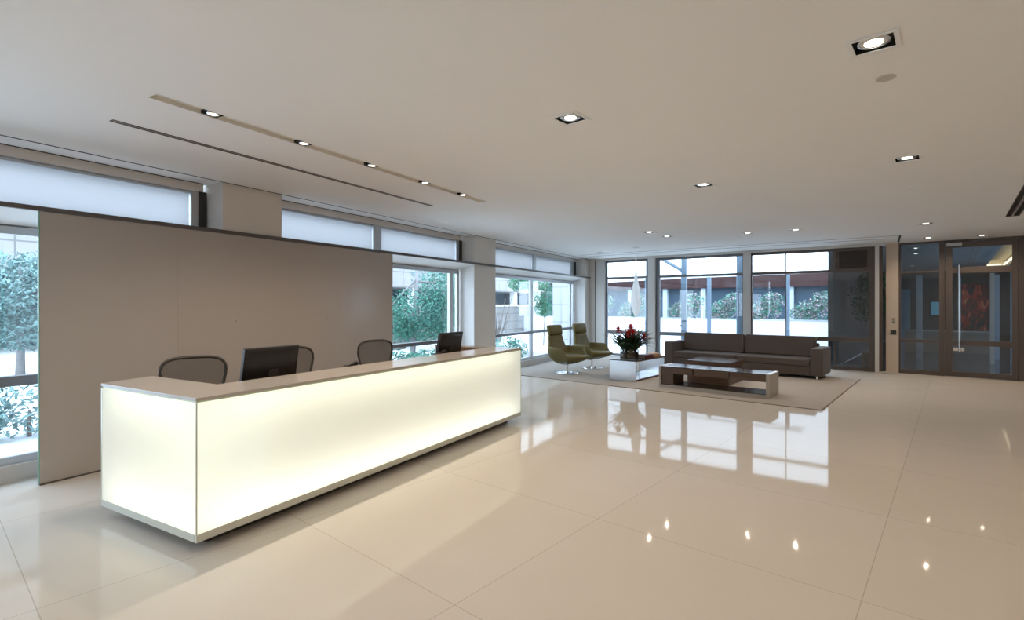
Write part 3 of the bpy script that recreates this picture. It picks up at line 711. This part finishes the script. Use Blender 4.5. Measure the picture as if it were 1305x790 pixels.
# --- swivel chairs
def make_swivel(label, loc, rz):
    t = thing('swivel_chair', label, 'lounge chair', loc, rz, 'olive swivel lounge chairs')   # faces local +x
    MB().lathe([(.255, 0), (.26, .006), (.255, .014), (.05, .020), (.03, .026)], 40).build('base_disc', M_chrome, t, smooth=False)
    MB().cyl((0, 0, .02), (0, 0, .23), .024, n=20).build('stem', M_chrome, t, smooth=False)
    n = 56
    def se(a, e): c, s = math.cos(a), math.sin(a); return math.copysign(abs(c)**e, c), math.copysign(abs(s)**e, s)
    def rim(a):
        c, s = se(a, .72); x = .52*c if c > 0 else .43*c
        y = (.40-.03*max(0, c))*s
        u = min(1, max(0, (x-.14)/.17)); u = u*u*(3-2*u)
        return x, y, .60-.185*u
    rings = []
    for k in range(9):                                   # outside, from the underside up to the rim
        h = k/8; ring = []
        for i in range(n):
            x, y, z = rim(2*PI*i/n)
            r = .30+.70*(1-(1-h)**2.5)
            ring.append((x*r+.0*(1-h), y*r, .205+(z-.205)*(h**1.35)))
        rings.append([(x+.05*max(0, x/.5)*(1-k/8)*0, y, z+max(0, x-.05)*.24*(1-k/8)) for x, y, z in ring])
    for k, (ins, dz) in enumerate(((.012, .008), (.03, .008), (.045, -.006), (.055, -.06), (.075, -.14))):
        ring = []
        for i in range(n):
            x, y, z = rim(2*PI*i/n); l = math.hypot(x, y); f = (l-ins)/l
            ring.append((x*f, y*f, max(z+dz, .33 if k > 3 else 0)))
        rings.append(ring)
    MB().loft(rings).build('shell', M_olive, t, smooth=True)
    so = [(x*.86+.02, y*.84) for x, y, z in (rim(2*PI*i/n) for i in range(n))]
    MB().loft([[(x*.96, y*.96, .33) for x, y in so], [(x, y, .36) for x, y in so], [(x, y, .405) for x, y in so], [(x*.96, y*.96, .428) for x, y in so], [(x*.8, y*.8, .435) for x, y in so]]).build('seat_cushion', M_olive, t, smooth=True)
    # tall flared back
    def slab(path, name, bulge=.0):
        rr = []
        for (x, z, w, th) in path:
            ring = []
            for i in range(28):
                c, s = se(2*PI*i/28, .42)
                ring.append((x+th*c+.22*(s*w)**2*1.0, s*w, z))
            rr.append(ring)
        MB().loft(rr).build(name, M_olive, t, smooth=True)
    slab([(-.24, .36, .33, .05), (-.275, .42, .335, .065), (-.30, .50, .325, .06), (-.325, .58, .295, .055), (-.35, .67, .26, .05), (-.37, .76, .238, .048), (-.388, .84, .23, .045), (-.392, .865, .22, .03)], 'backrest')
    slab([(-.385, .868, .215, .03), (-.388, .88, .228, .055), (-.402, .96, .232, .062), (-.42, 1.06, .232, .060), (-.427, 1.09, .225, .048), (-.430, 1.102, .21, .025)], 'headrest')
    return t
sc = make_swivel('olive leather swivel lounge chair with headrest, nearer the desk', (-6.80, 9.90, RZ), R(-6))
dup(sc, (-6.90, 11.12, RZ), R(-6), 'olive leather swivel lounge chair with headrest, nearer the corner column')
# --- planter
t = thing('bromeliad_planter', 'glass bowl of red-flowered green bromeliads on the coffee table', 'plant', (-5.26, 9.98, RZ+.43))
MB().lathe([(.193, .0), (.198, .005), (.198, .215), (.190, .215), (.190, .012), (0.0, .012)], 40, closed=False).build('glass_bowl', M_vase, t, smooth=False)
MB().lathe([(.187, .014), (.187, .15), (0, .165)], 32, closed=False).build('soil', M_soil, t)
def strap(mb, base, az, ln, w, up, droop, n=9, hump=0.):
    d = Vector((math.cos(az), math.sin(az), 0)); sd = Vector((-math.sin(az), math.cos(az), 0))
    vs = []; ang = up; p = Vector(base)
    for i in range(n):
        f = i/(n-1); ww = w*(min(1, .55+f*1.5) if f < .3 else (1-((f-.3)/.7)**2.2))+.0008
        nrm = -d*math.sin(ang)+Vector((0, 0, math.cos(ang)))
        vs += [p-sd*ww+nrm*ww*.5, p-nrm*.001, p+sd*ww+nrm*ww*.5]
        p = p+(d*math.cos(ang)+Vector((0, 0, math.sin(ang))))*(ln/(n-1)); ang -= droop/(n-1)
    fs = []
    for i in range(n-1):
        a = i*3; fs += [(a, a+1, a+4, a+3), (a+1, a+2, a+5, a+4)]
    mb.add(vs, fs)
rnd = random.Random(5)
fo = MB(); heads = []
for k in range(7):
    a = 2*PI*k/6+.4; r = .12 if k < 6 else 0
    bx_, by_ = r*math.cos(a), r*math.sin(a)
    for j in range(26):
        az = 2*PI*j/26*2.4+rnd.uniform(-.2, .2); lvl = j/26
        strap(fo, (bx_+.012*math.cos(az), by_+.012*math.sin(az), .155), az, rnd.uniform(.38, .64), rnd.uniform(.018, .026), R(rnd.uniform(50, 86)-8*(1-lvl)), R(rnd.uniform(20, 85)))
    heads.append((bx_, by_))
tag(fo.build('foliage', M_green, t, smooth=True), 'dark green strap leaves')
hp = [(-.20, -.12, .60), (.04, -.02, .66), (.06, -.14, .47), (.01, -.06, .52), (.27, .14, .47), (-.08, .16, .55), (.12, -.08, .57)]
for (x, y, z) in hp:
    f = MB()
    f.tube([(x*.4, y*.4, .14), (x*.8, y*.8, z-.10), (x, y, z-.03)], [.007, .007, .010], 6)
    for lvl in range(4):
        for j in range(7):
            az = 2*PI*j/7+lvl*.45
            strap(f, (x, y, z-.05+lvl*.022), az, (.135-.018*lvl), .023, R(18+lvl*18), R(25), n=5)
    tag(f.build('flower', M_red, t, smooth=True), 'red star-shaped flower head')
# --- books
def book(label, loc, rz, w, l, h, m):
    t = thing('book', label, 'book', loc, rz, 'books on the coffee table')
    MB().box(-w/2, w/2, -l/2, l/2, 0, .003).box(-w/2, w/2, -l/2, l/2, h-.003, h).box(-w/2, -w/2+.003, -l/2, l/2, .003, h-.003).build('cover', m, t)
    bx(-w/2+.003, w/2-.006, -l/2+.005, l/2-.005, .003, h-.003).build('pages', M_page, t)
bz = RZ+.43
book('thick dark red book lying on the coffee table right behind the planter', (-5.13, 10.44, bz), R(170), .24, .32, .045, M_book1)
book('dark red book stacked on top of the other dark red one', (-5.14, 10.46, bz+.045), R(176), .22, .29, .025, M_book1)
book('tan book lying at the far end of the coffee table', (-5.12, 10.82, bz), R(180), .23, .30, .05, M_book2)
book('slim pale tan book on top of the tan one', (-5.14, 10.83, bz+.05), R(172), .20, .26, .02, mat('buff_cover', (.45, .30, .16), .5))

# --- pendant
t = thing('pendant_light', 'white twisted spindle-shaped pendant hanging before the lounge windows', 'pendant lamp', (-6.05, 11.82, 1.27))
prof = [(.012, 0), (.045, .06), (.075, .16), (.105, .30), (.122, .42), (.112, .56), (.085, .72), (.055, .88), (.033, 1.04), (.021, 1.22), (.015, 1.42), (.012, 1.55)]
rings = []
m_ = 48
for q in range(len(prof)*3-2):
    j = q/3; i0 = int(j); fr = j-i0; r0, z0 = prof[i0]; r1, z1 = prof[min(i0+1, len(prof)-1)]
    r_, z_ = r0+(r1-r0)*fr, z0+(z1-z0)*fr
    rings.append([(r_*(1+.13*math.cos(6*(2*PI*i/m_+z_*2.2)))*math.cos(2*PI*i/m_), r_*(1+.13*math.cos(6*(2*PI*i/m_+z_*2.2)))*math.sin(2*PI*i/m_), z_) for i in range(m_)])
MB().loft(rings).build('lamp_shade', M_pend, t, smooth=True)
MB().cyl((0, 0, 1.54), (0, 0, CEIL-1.27-.02), .004, n=8).build('cord', M_white, t)
MB().lathe([(.07, CEIL-1.27), (.075, CEIL-1.27-.012), (.02, CEIL-1.27-.028)], 28).build('canopy', M_white, t)

exec_later = []
# ================================================================ LOBBY BEYOND THE DOOR
LY = 28.0
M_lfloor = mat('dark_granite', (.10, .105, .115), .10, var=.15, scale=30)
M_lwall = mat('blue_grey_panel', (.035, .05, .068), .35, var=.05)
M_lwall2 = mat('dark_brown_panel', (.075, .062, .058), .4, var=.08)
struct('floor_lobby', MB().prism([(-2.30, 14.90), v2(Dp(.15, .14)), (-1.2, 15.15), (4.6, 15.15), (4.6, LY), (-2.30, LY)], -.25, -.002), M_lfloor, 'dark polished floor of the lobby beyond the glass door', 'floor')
cv = (.88, 1.45, 16.4, 26.4)
lc = MB()
lc.box(-2.30, cv[0], 15.16, LY, 3.0, 3.06).box(cv[1], 4.6, 15.16, LY, 3.0, 3.06).box(cv[0], cv[1], 15.16, cv[2], 3.0, 3.06).box(cv[0], cv[1], cv[3], LY, 3.0, 3.06)
lc.box(-2.3, 4.6, 14.95, LY, 3.40, 3.45)
struct('ceiling_lobby', lc, mat('lobby_ceiling', (.58, .60, .63), .9), 'pale ceiling of the lobby beyond the door', 'ceiling')
t = thing('light_cove', 'warm glowing recessed light trough in the lobby ceiling', 'ceiling light', ((cv[0]+cv[1])/2, (cv[2]+cv[3])/2, 3.06))
a_, b_ = (cv[1]-cv[0])/2, (cv[3]-cv[2])/2
MB().box(-a_, -a_+.02, -b_, b_, .0, .22).box(a_-.02, a_, -b_, b_, .0, .22).box(-a_, a_, b_-.02, b_, 0, .22).box(-a_, a_, -b_, -b_+.02, 0, .22).box(-a_, a_, -b_, b_, .20, .22).build('trough', mat('cove_paint', (.75, .70, .6), .8), t)
MB().box(a_-.08, a_-.03, -b_+.05, b_-.05, .0, .03).build('strip_lamp', E_cove, t)
MB().box(-a_+.05, a_-.12, b_-.12, b_-.07, .0, .03).build('strip_lamp', E_cove, t)
diffuser('dark linear air vent in the lobby ceiling seen through the top of the glass door', (.41, 20.5, 3.0), 0, .06, 5.2)
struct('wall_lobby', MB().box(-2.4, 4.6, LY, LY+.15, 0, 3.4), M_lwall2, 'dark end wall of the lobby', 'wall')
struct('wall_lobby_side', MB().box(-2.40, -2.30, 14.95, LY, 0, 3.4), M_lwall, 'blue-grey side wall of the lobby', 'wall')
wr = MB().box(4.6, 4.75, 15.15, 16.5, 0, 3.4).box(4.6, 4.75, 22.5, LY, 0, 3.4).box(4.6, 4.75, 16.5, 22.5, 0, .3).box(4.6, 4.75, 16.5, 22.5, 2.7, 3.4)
struct('wall_lobby_right', wr, M_lwall, 'blue-grey right wall of the lobby with an opening added for daylight', 'wall')
f = MB().box(4.64, 4.70, 16.5, 16.58, .3, 2.7).box(4.64, 4.70, 22.42, 22.5, .3, 2.7).box(4.64, 4.70, 16.58, 22.42, .3, .38).box(4.64, 4.70, 16.58, 22.42, 2.62, 2.7).box(4.64, 4.70, 19.46, 19.54, .38, 2.62)
w = struct('window_11', f, M_dalu, 'unseen wide window added to light the room behind the glass door', 'window')  # never in view, added to bring bluish daylight into the lobby
for a0, a1 in ((16.58, 19.46), (19.54, 22.42)): bx(4.665, 4.675, a0, a1, .38, 2.62).build('pane', M_glass, w)
def art_mat():
    m = bpy.data.materials.new('red_abstract_paint'); m.use_nodes = True; nt = m.node_tree; L = nt.links.new; b = nt.nodes['Principled BSDF']
    tc = nd(nt, 'ShaderNodeTexCoord'); mp = nd(nt, 'ShaderNodeMapping'); mp.inputs['Scale'].default_value = (3.4, 1, 1.3)
    nz = nd(nt, 'ShaderNodeTexNoise'); nz.inputs['Scale'].default_value = 1.5; nz.inputs['Detail'].default_value = 8; nz.inputs['Distortion'].default_value = 1.2
    cr = nd(nt, 'ShaderNodeValToRGB'); e = cr.color_ramp.elements
    e[0].position = .40; e[0].color = (.012, .008, .012, 1); e[1].position = .72; e[1].color = (.75, .35, .22, 1)
    q = e.new(.50); q.color = (.16, .015, .015, 1); q = e.new(.58); q.color = (.50, .035, .02, 1)
    L(tc.outputs['Object'], mp.inputs['Vector']); L(mp.outputs['Vector'], nz.inputs['Vector']); L(nz.outputs['Fac'], cr.inputs[0]); L(cr.outputs[0], b.inputs['Base Color']); b.inputs['Roughness'].default_value = .4
    return m
t = thing('wall_art', 'tall dark red abstract painting on the lobby end wall', 'painting', (.63, LY-.02, .22))
bx(-.42, .42, -.03, .0, 0, 2.2).build('canvas', art_mat(), t)
f = MB(); f.box(-.45, -.42, -.04, .0, -.03, 2.23).box(.42, .45, -.04, 0, -.03, 2.23).box(-.42, .42, -.04, 0, -.03, 0).box(-.42, .42, -.04, 0, 2.2, 2.23); f.build('frame', M_plinth, t)
M_lp = mat('lobby_pillar', (.36, .42, .50), .5)
for x, y, w, lb, mm in ((-.77, 19.2, .13, 'pale slim pillar in the lobby behind the sidelight', M_lp), (.78, 19.0, .09, 'slim tan post in the lobby behind the right part of the door glass', M_col), (.93, 20.5, .13, 'pale blue-grey pillar in the lobby right of the slim tan post', M_lp), (1.19, 19.0, .12, 'pale pillar in the lobby at the right edge of the door glass', M_lp)):
    struct('column', bx(x-w/2, x+w/2, y-w/2, y+w/2, 0, 2.45), mm, lb, 'column')
t = thing('lobby_counter', 'low taupe counter block in the lobby behind the glass', 'counter', (.0, 22.6, 0))
bx(-1.3, 1.0, -.3, .3, .0, .70).build('body', mat('counter_front', (.22, .18, .16), .5), t); bx(-1.35, 1.05, -.36, .36, .70, .74).build('counter_top', M_counter, t)
t = thing('wall_screen', 'blue lit display screen on the lobby end wall', 'screen', (-.60, LY-.01, 1.12))
bx(-.16, .16, -.06, 0, 0, .62).build('casing', M_black, t); bx(-.14, .14, -.066, -.06, .03, .59).build('display', emat('display_glow', (.16, .40, .52), .28), t)
f = MB().box(-2.2, -1.43, LY-.06, LY-.005, 0, 2.25)
tag(f.build('door_2', mat('pale_blue_door', (.24, .36, .48), .4)), 'pale blue-grey door at the left end of the lobby', 'door', kind='structure')
for x, y, lb in ((-.72, 16.2, 'lobby downlight seen at the top of the sidelight'), (-.80, 18.0, 'lobby downlight behind the first one through the sidelight'), (-1.15, 23.6, 'lobby downlight deepest in the lobby, through the sidelight'), (.62, 26.9, 'lobby downlight just in front of the red painting')):
    t = thing('downlight', lb, 'ceiling light', (x, y, 3.0), 0, 'lobby downlights')
    MB().lathe([(.07, 0), (.075, -.006), (.05, -.008)], 24, closed=False).build('trim_ring', M_white, t)
    MB().lathe([(0, -.004), (.05, -.004)], 24, closed=False).build('lamp', E_lamp, t)
    spot(None, (x, y, 2.98), 22, 130)
# indoor tree in the lobby, seen through the right-hand lounge window
def leafcloud(mb, blobs, n, size, rnd, flat=.35):
    for _ in range(n):
        cx, cy, cz, rx, ry, rz_ = rnd.choice(blobs)
        while True:
            p = Vector((rnd.uniform(-1, 1), rnd.uniform(-1, 1), rnd.uniform(-1, 1)))
            if p.length <= 1 and p.length > .35: break
        c = Vector((cx+p.x*rx, cy+p.y*ry, cz+p.z*rz_))
        q = Euler((rnd.uniform(-1, 1)*1.0, rnd.uniform(-1, 1)*1.0, rnd.uniform(0, 6.3))).to_quaternion()
        s = size*rnd.uniform(.6, 1.3)
        mb.add([c+q @ Vector(v) for v in ((-s, 0, 0), (0, -s*flat, s*.1), (s, 0, 0), (0, s*flat, s*.1))], [(0, 1, 2, 3)])
def make_tree(name, label, cat, loc, h, blobs, n, size, mleaf, mtrunk, trunk=.09, lean=(0, 0), seed=1, group=None, branches=5):
    rn = random.Random(seed)
    t = thing(name, label, cat, loc, 0, group)
    f = MB(); leafcloud(f, blobs, n, size, rn); f.build('foliage', mleaf, t)
    tr = MB(); tr.tube([(0, 0, 0), (lean[0]*.4, lean[1]*.4, h*.35), (lean[0], lean[1], h*.8)], [trunk, trunk*.75, trunk*.35], 8)
    for k in range(branches):
        b = rn.choice(blobs); z0 = h*rn.uniform(.25, .6); f0 = z0/(h*.8)
        st = Vector((lean[0]*f0, lean[1]*f0, z0)); en = Vector((b[0]+rn.uniform(-.4, .4)*b[3], b[1]+rn.uniform(-.4, .4)*b[4], b[2]))
        tr.tube([st, st.lerp(en, .5)+Vector((0, 0, .1)), en], [trunk*.4, trunk*.28, trunk*.1], 6)
    tr.build('trunk', mtrunk, t, smooth=True)
    return t
M_bark = mat('bark', (.16, .13, .11), .9, var=.3, scale=12)
M_leafd = mat('dark_leaf', (.03, .10, .065), .5, var=.4, scale=3)
tp = make_tree('potted_tree', 'leafy indoor tree in the dark lobby behind the right-hand lounge window', 'plant', (-1.72, 16.7, 0), 2.2, [(.0, .1, 1.85, .5, .5, .5), (.0, .4, 1.45, .45, .45, .4), (.1, 0, 2.2, .4, .4, .3)], 1800, .055, M_leafd, mat('pale_bark', (.30, .28, .25), .8), .025, (.05, .1), 3)
MB().lathe([(.14, 0), (.18, .32), (.16, .32), (.15, .28)], 24).build('pot', M_plinth, tp)

# ================================================================ OUTSIDE
M_pave = mat('pale_paving', (.76, .77, .78), .8, var=.05, scale=2)
M_soilout = mat('bare_ground', (.66, .67, .67), .95, var=.2, scale=1.5)
g = MB().prism([(-60, -30), (-60, 80), (40, 80), (40, -30)], -.30, -.26)
struct('ground', g, M_soilout, 'ground outside the building', 'ground')
struct('ground_courtyard', MB().box(-22, -.95, .15, 30, -.26, -.03), M_pave, 'bright pale paving of the courtyard', 'ground', 'D')
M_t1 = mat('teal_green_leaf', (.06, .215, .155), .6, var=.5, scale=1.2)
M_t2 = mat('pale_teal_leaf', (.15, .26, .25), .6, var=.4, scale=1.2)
M_t3 = mat('fresh_green_leaf', (.06, .24, .13), .6, var=.5, scale=1.5)
M_bl = mat('white_pink_blossom', (.36, .29, .31), .7, var=.2, scale=3)
M_barkp = mat('grey_bark', (.24, .23, .23), .9, var=.3, scale=9)
# left of the facade (positions in frame A)
def AT(x, y, z=-.26): return tuple(A(x, y, z))
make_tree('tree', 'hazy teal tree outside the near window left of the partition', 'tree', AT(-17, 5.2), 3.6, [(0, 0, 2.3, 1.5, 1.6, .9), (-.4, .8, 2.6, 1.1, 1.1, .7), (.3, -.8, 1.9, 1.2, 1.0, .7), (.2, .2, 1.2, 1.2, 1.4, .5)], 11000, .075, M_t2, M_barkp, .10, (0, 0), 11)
make_tree('tree', 'dense green tree outside the window right of the partition, left half', 'tree', AT(-11.2, 13.2), 5, [(0, 0, 1.6, 1.0, 1.1, .8), (.2, 1.3, 2.4, 1.0, .9, .9), (-.2, -.7, 1.3, .9, 1.0, .7), (.3, 1.2, 1.6, .8, .9, .8), (0, .4, 1.0, .8, 1.1, .5)], 11000, .060, M_t1, M_barkp, .10, (0, .3), 12)
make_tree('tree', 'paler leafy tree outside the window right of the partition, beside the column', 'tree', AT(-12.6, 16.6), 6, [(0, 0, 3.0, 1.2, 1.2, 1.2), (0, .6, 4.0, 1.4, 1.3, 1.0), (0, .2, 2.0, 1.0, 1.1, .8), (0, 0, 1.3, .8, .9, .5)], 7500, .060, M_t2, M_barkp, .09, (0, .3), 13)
make_tree('tree', 'slender young green tree outside the window behind the swivel chairs', 'tree', AT(-9.1, 18.75), 4.2, [(0, 0, 2.2, .45, .5, .5), (.1, -.2, 2.9, .8, 1.0, .5), (-.4, -1.0, 2.7, .45, .5, .35), (0, .05, 1.7, .35, .4, .35)], 3400, .06, M_t3, M_bark, .04, (.1, .2), 14, branches=9)
# bare-branched tree
t = thing('tree', 'bare branching shrub tree in front of the stone block wall', 'tree', AT(-11.5, 19.0))
f = MB(); rn = random.Random(4)
for k in range(9):
    a = rn.uniform(-.5, .9); l = rn.uniform(1.4, 2.3)
    f.tube([(0, k*.06-.3, 0), (rn.uniform(-.1, .1), a*.5+k*.05-.2, l*.5), (rn.uniform(-.2, .2), a*1.2+k*.05-.2, l)], [.045, .030, .010], 6)
f.build('branches', M_bark, t, smooth=True)
for i, (x, y, r, h, lb) in enumerate(((-8.2, 9.0, .8, .85, 'low green hedge bush below the window right of the partition, near part'), (-8.3, 10.8, .8, .8, 'low green hedge bush below the window behind the second column'), (-8.6, 12.9, .75, .85, 'low teal bush under the window behind the swivel chairs, near part'), (-8.7, 15.0, .6, .8, 'low teal bush under the window behind the swivel chairs, far part'), (-9.5, 3.0, .6, .75, 'low hazy bush outside the near window left of the partition'))):
    rn = random.Random(30+i); t = thing('bush', lb, 'bush', AT(x, y))
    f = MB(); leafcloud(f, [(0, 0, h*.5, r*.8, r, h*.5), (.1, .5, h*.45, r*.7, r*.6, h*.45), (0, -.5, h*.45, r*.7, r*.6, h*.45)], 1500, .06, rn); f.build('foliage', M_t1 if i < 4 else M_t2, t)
    MB().tube([(0, 0, 0), (.02, 0, h*.5)], [.03, .015], 6).build('stem', M_bark, t)
# beige tiled building across the road
M_clad = grid_mat('pale_tile_cladding', (.27, .26, .245), (.14, .137, .133), 1.5, 1.05, .03)
t = thing('office_building', 'pale tiled office building across the street, raised over a dark recess', 'building', AT(-25, 24, -.26), AA)
bx(-8, 0, -24, 48, 3.1, 12).build('facade', M_clad, t)
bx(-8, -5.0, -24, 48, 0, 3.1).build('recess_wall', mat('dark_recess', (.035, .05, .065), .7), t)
for k in range(13): bx(-.9, -.35, -20+k*5.2, -19.45+k*5.2, 0, 3.1).build('pillar', M_white, t)
t = thing('stone_wall', 'pale stone block retaining wall beyond the facade windows', 'wall', AT(-14.8, 23, -.26), AA)
bx(-.3, .3, -17, 8, 0, 1.75).build('blocks', grid_mat('stone_blocks', (.20, .195, .185), (.10, .097, .095), .9, .45, .018), t)
bx(-.36, .36, -17, 8, 1.75, 1.85).build('coping', M_kerb, t)
t = thing('panel_wall', 'bright white panelled wall outside, right of the slender young tree', 'wall', AT(-7.2, 16.9, -.26), AA)
bx(-.62, .70, 0, .4, 0, 5.0).build('panels', grid_mat('white_panels', (.45, .46, .47), (.22, .24, .26), 0, .62, .012), t)

# courtyard side (positions in frame D)
def DT(x, y, z=-.03): return tuple(Dp(x, y, z))
t = thing('courtyard_wall', 'low bright white curved wall across the courtyard', 'wall', DT(-6, 9.5), DA)
pts = []
for k in range(41):
    u = k/40; x = -14+u*19.2; pts.append((x, .9*math.cos(u*PI*.9)+.3))
cwall = MB()
ins = [(x, y+.25) for x, y in pts]
cwall.prism(pts+ins[::-1], 0, .95); cwall.build('wall_body', mat('white_render', (.62, .63, .64), .7, var=.02), t)
MB().prism([(x, y-.02) for x, y in pts]+[(x, y+.02) for x, y in ins[::-1]], .95, 1.0).build('coping', mat('coping_stone', (.30, .32, .34), .6), t)
M_steelb = mat('blue_grey_steel', (.13, .19, .25), .5, .2, var=.04)
t = thing('steel_column', 'blue-grey steel column with diagonal brace outside the middle lounge window', 'steel column', DT(-4.98, 1.6), DA)
bx(-.075, .075, -.075, .075, 0, 4.2).build('shaft', M_steelb, t)
MB().tube([(-.05, 0, 2.70), (-1.1, 0, 3.35)], .055, 8).build('brace', M_steelb, t)
bx(-.14, .14, -.14, .14, 0, .03).build('base_plate', M_steelb, t)
bx(-.13, .10, -.10, .10, .92, .98).build('bracket', M_steelb, t)
t = thing('steel_column', 'wide blue-grey steel column outside, beside the post at the sofa middle', 'steel column', DT(-3.18, 1.1), DA)
MB().cyl((0, 0, 0), (0, 0, 4.2), .14, n=20).build('shaft', M_steelb, t); bx(-.2, .2, -.2, .2, 0, .03).build('base_plate', M_steelb, t)
t = thing('steel_canopy', 'pale thin steel canopy beam outside above the courtyard', 'canopy', DT(-7, 5.0), DA)
MB().tube([(-4.5, 0, 2.62), (4.9, 0, 2.72)], .05, 8).build('beam', M_white, t)
MB().tube([(-4.5, 1.1, 2.60), (4.9, .9, 2.80)], .035, 8).build('beam', M_white, t)
for x in (-2.5, -.5, 1.9, 4.5): bx(x-.06, x+.06, -.06, .06, 0, 2.64).build('post', M_steelb, t)
# low pavilion opposite
M_dgl = mat('dark_shop_glass', (.05, .085, .12), .4, var=.25, scale=.8, spec=.1)
t = thing('pavilion', 'low glazed pavilion with reddish-brown fascia across the courtyard', 'building', DT(-6, 15.5), DA)
bx(-12, 5.1, 0, 6, 0, 2.55).build('glazing', M_dgl, t)
bx(-12.2, 5.1, -.5, 6.2, 2.55, 3.35).build('fascia', mat('brown_fascia', (.050, .026, .026), .7, spec=.1, var=.15, scale=1), t)
for k in range(8): bx(-11+k*2.2, -10.75+k*2.2, -.32, -.07, 0, 2.55).build('pillar', mat('pavilion_pillar', (.42, .50, .56), .6), t)
sh_l = ['white-blossomed shrub beyond the courtyard wall, far left of the lounge windows', 'blossoming shrub behind the hanging pendant, beyond the courtyard wall', 'blossoming shrub seen between the two steel columns, left one', 'blossoming shrub seen between the two steel columns, right one', 'blossoming shrub beyond the courtyard wall, above the left end of the right sofa cushion', 'blossoming shrub beyond the courtyard wall, above the middle of the right sofa cushion']
for i, x in enumerate((-13.2, -11.0, -8.2, -6.2, -4.5, -2.4)):
    rn = random.Random(60+i); t = thing('shrub', sh_l[i], 'shrub', DT(x, 12.4), DA, 'blossoming courtyard shrubs')
    bl = [(0, 0, 1.35, .8, .6, .55), (.35, .1, 1.75, .55, .5, .5), (-.4, 0, 1.2, .6, .5, .5)]
    f = MB(); leafcloud(f, bl, 1100, .07, rn, .5); f.build('foliage', M_t1, t)
    f = MB(); leafcloud(f, bl, 800, .05, rn, .8); f.build('blossom', M_bl, t)
    MB().tube([(0, 0, 0), (.05, 0, .7), (.1, 0, 1.4)], [.05, .035, .012], 6).build('stem', M_bark, t)

# ================================================================ LIGHT
W = bpy.data.worlds.new('overcast_sky'); S.world = W; W.use_nodes = True
nt = W.node_tree; bg = nt.nodes['Background']
tc = nd(nt, 'ShaderNodeTexCoord'); sp = nd(nt, 'ShaderNodeSeparateXYZ'); rp = nd(nt, 'ShaderNodeValToRGB')
nt.links.new(tc.outputs['Generated'], sp.inputs[0]); nt.links.new(sp.outputs[2], rp.inputs[0]); nt.links.new(rp.outputs[0], bg.inputs[0])
rp.color_ramp.elements[0].color = (.70, .84, 1.0, 1); rp.color_ramp.elements[1].color = (.62, .78, 1.0, 1); rp.color_ramp.elements[0].position = .0
bg.inputs[1].default_value = 4.3

# ================================================================ CAMERA
cam = bpy.data.cameras.new('camera'); co = bpy.data.objects.new('camera', cam); COL.objects.link(co); S.camera = co
co.location = (0, 0, 1.6); co.rotation_euler = (R(90), 0, R(40.62))
cam.sensor_width = 36; cam.lens = 36*657/1305; cam.shift_y = -7/1305; cam.clip_start = .05; cam.clip_end = 300
S.view_settings.view_transform = 'Standard'; S.view_settings.look = 'None'; S.view_settings.gamma = 1; S.view_settings.use_curve_mapping = False
S.view_settings.exposure = 0.54
S.cycles.use_denoising = True
S.cycles.transparent_max_bounces = 16
S.cycles.sample_clamp_indirect = 6
S.cycles.caustics_reflective = False; S.cycles.caustics_refractive = False
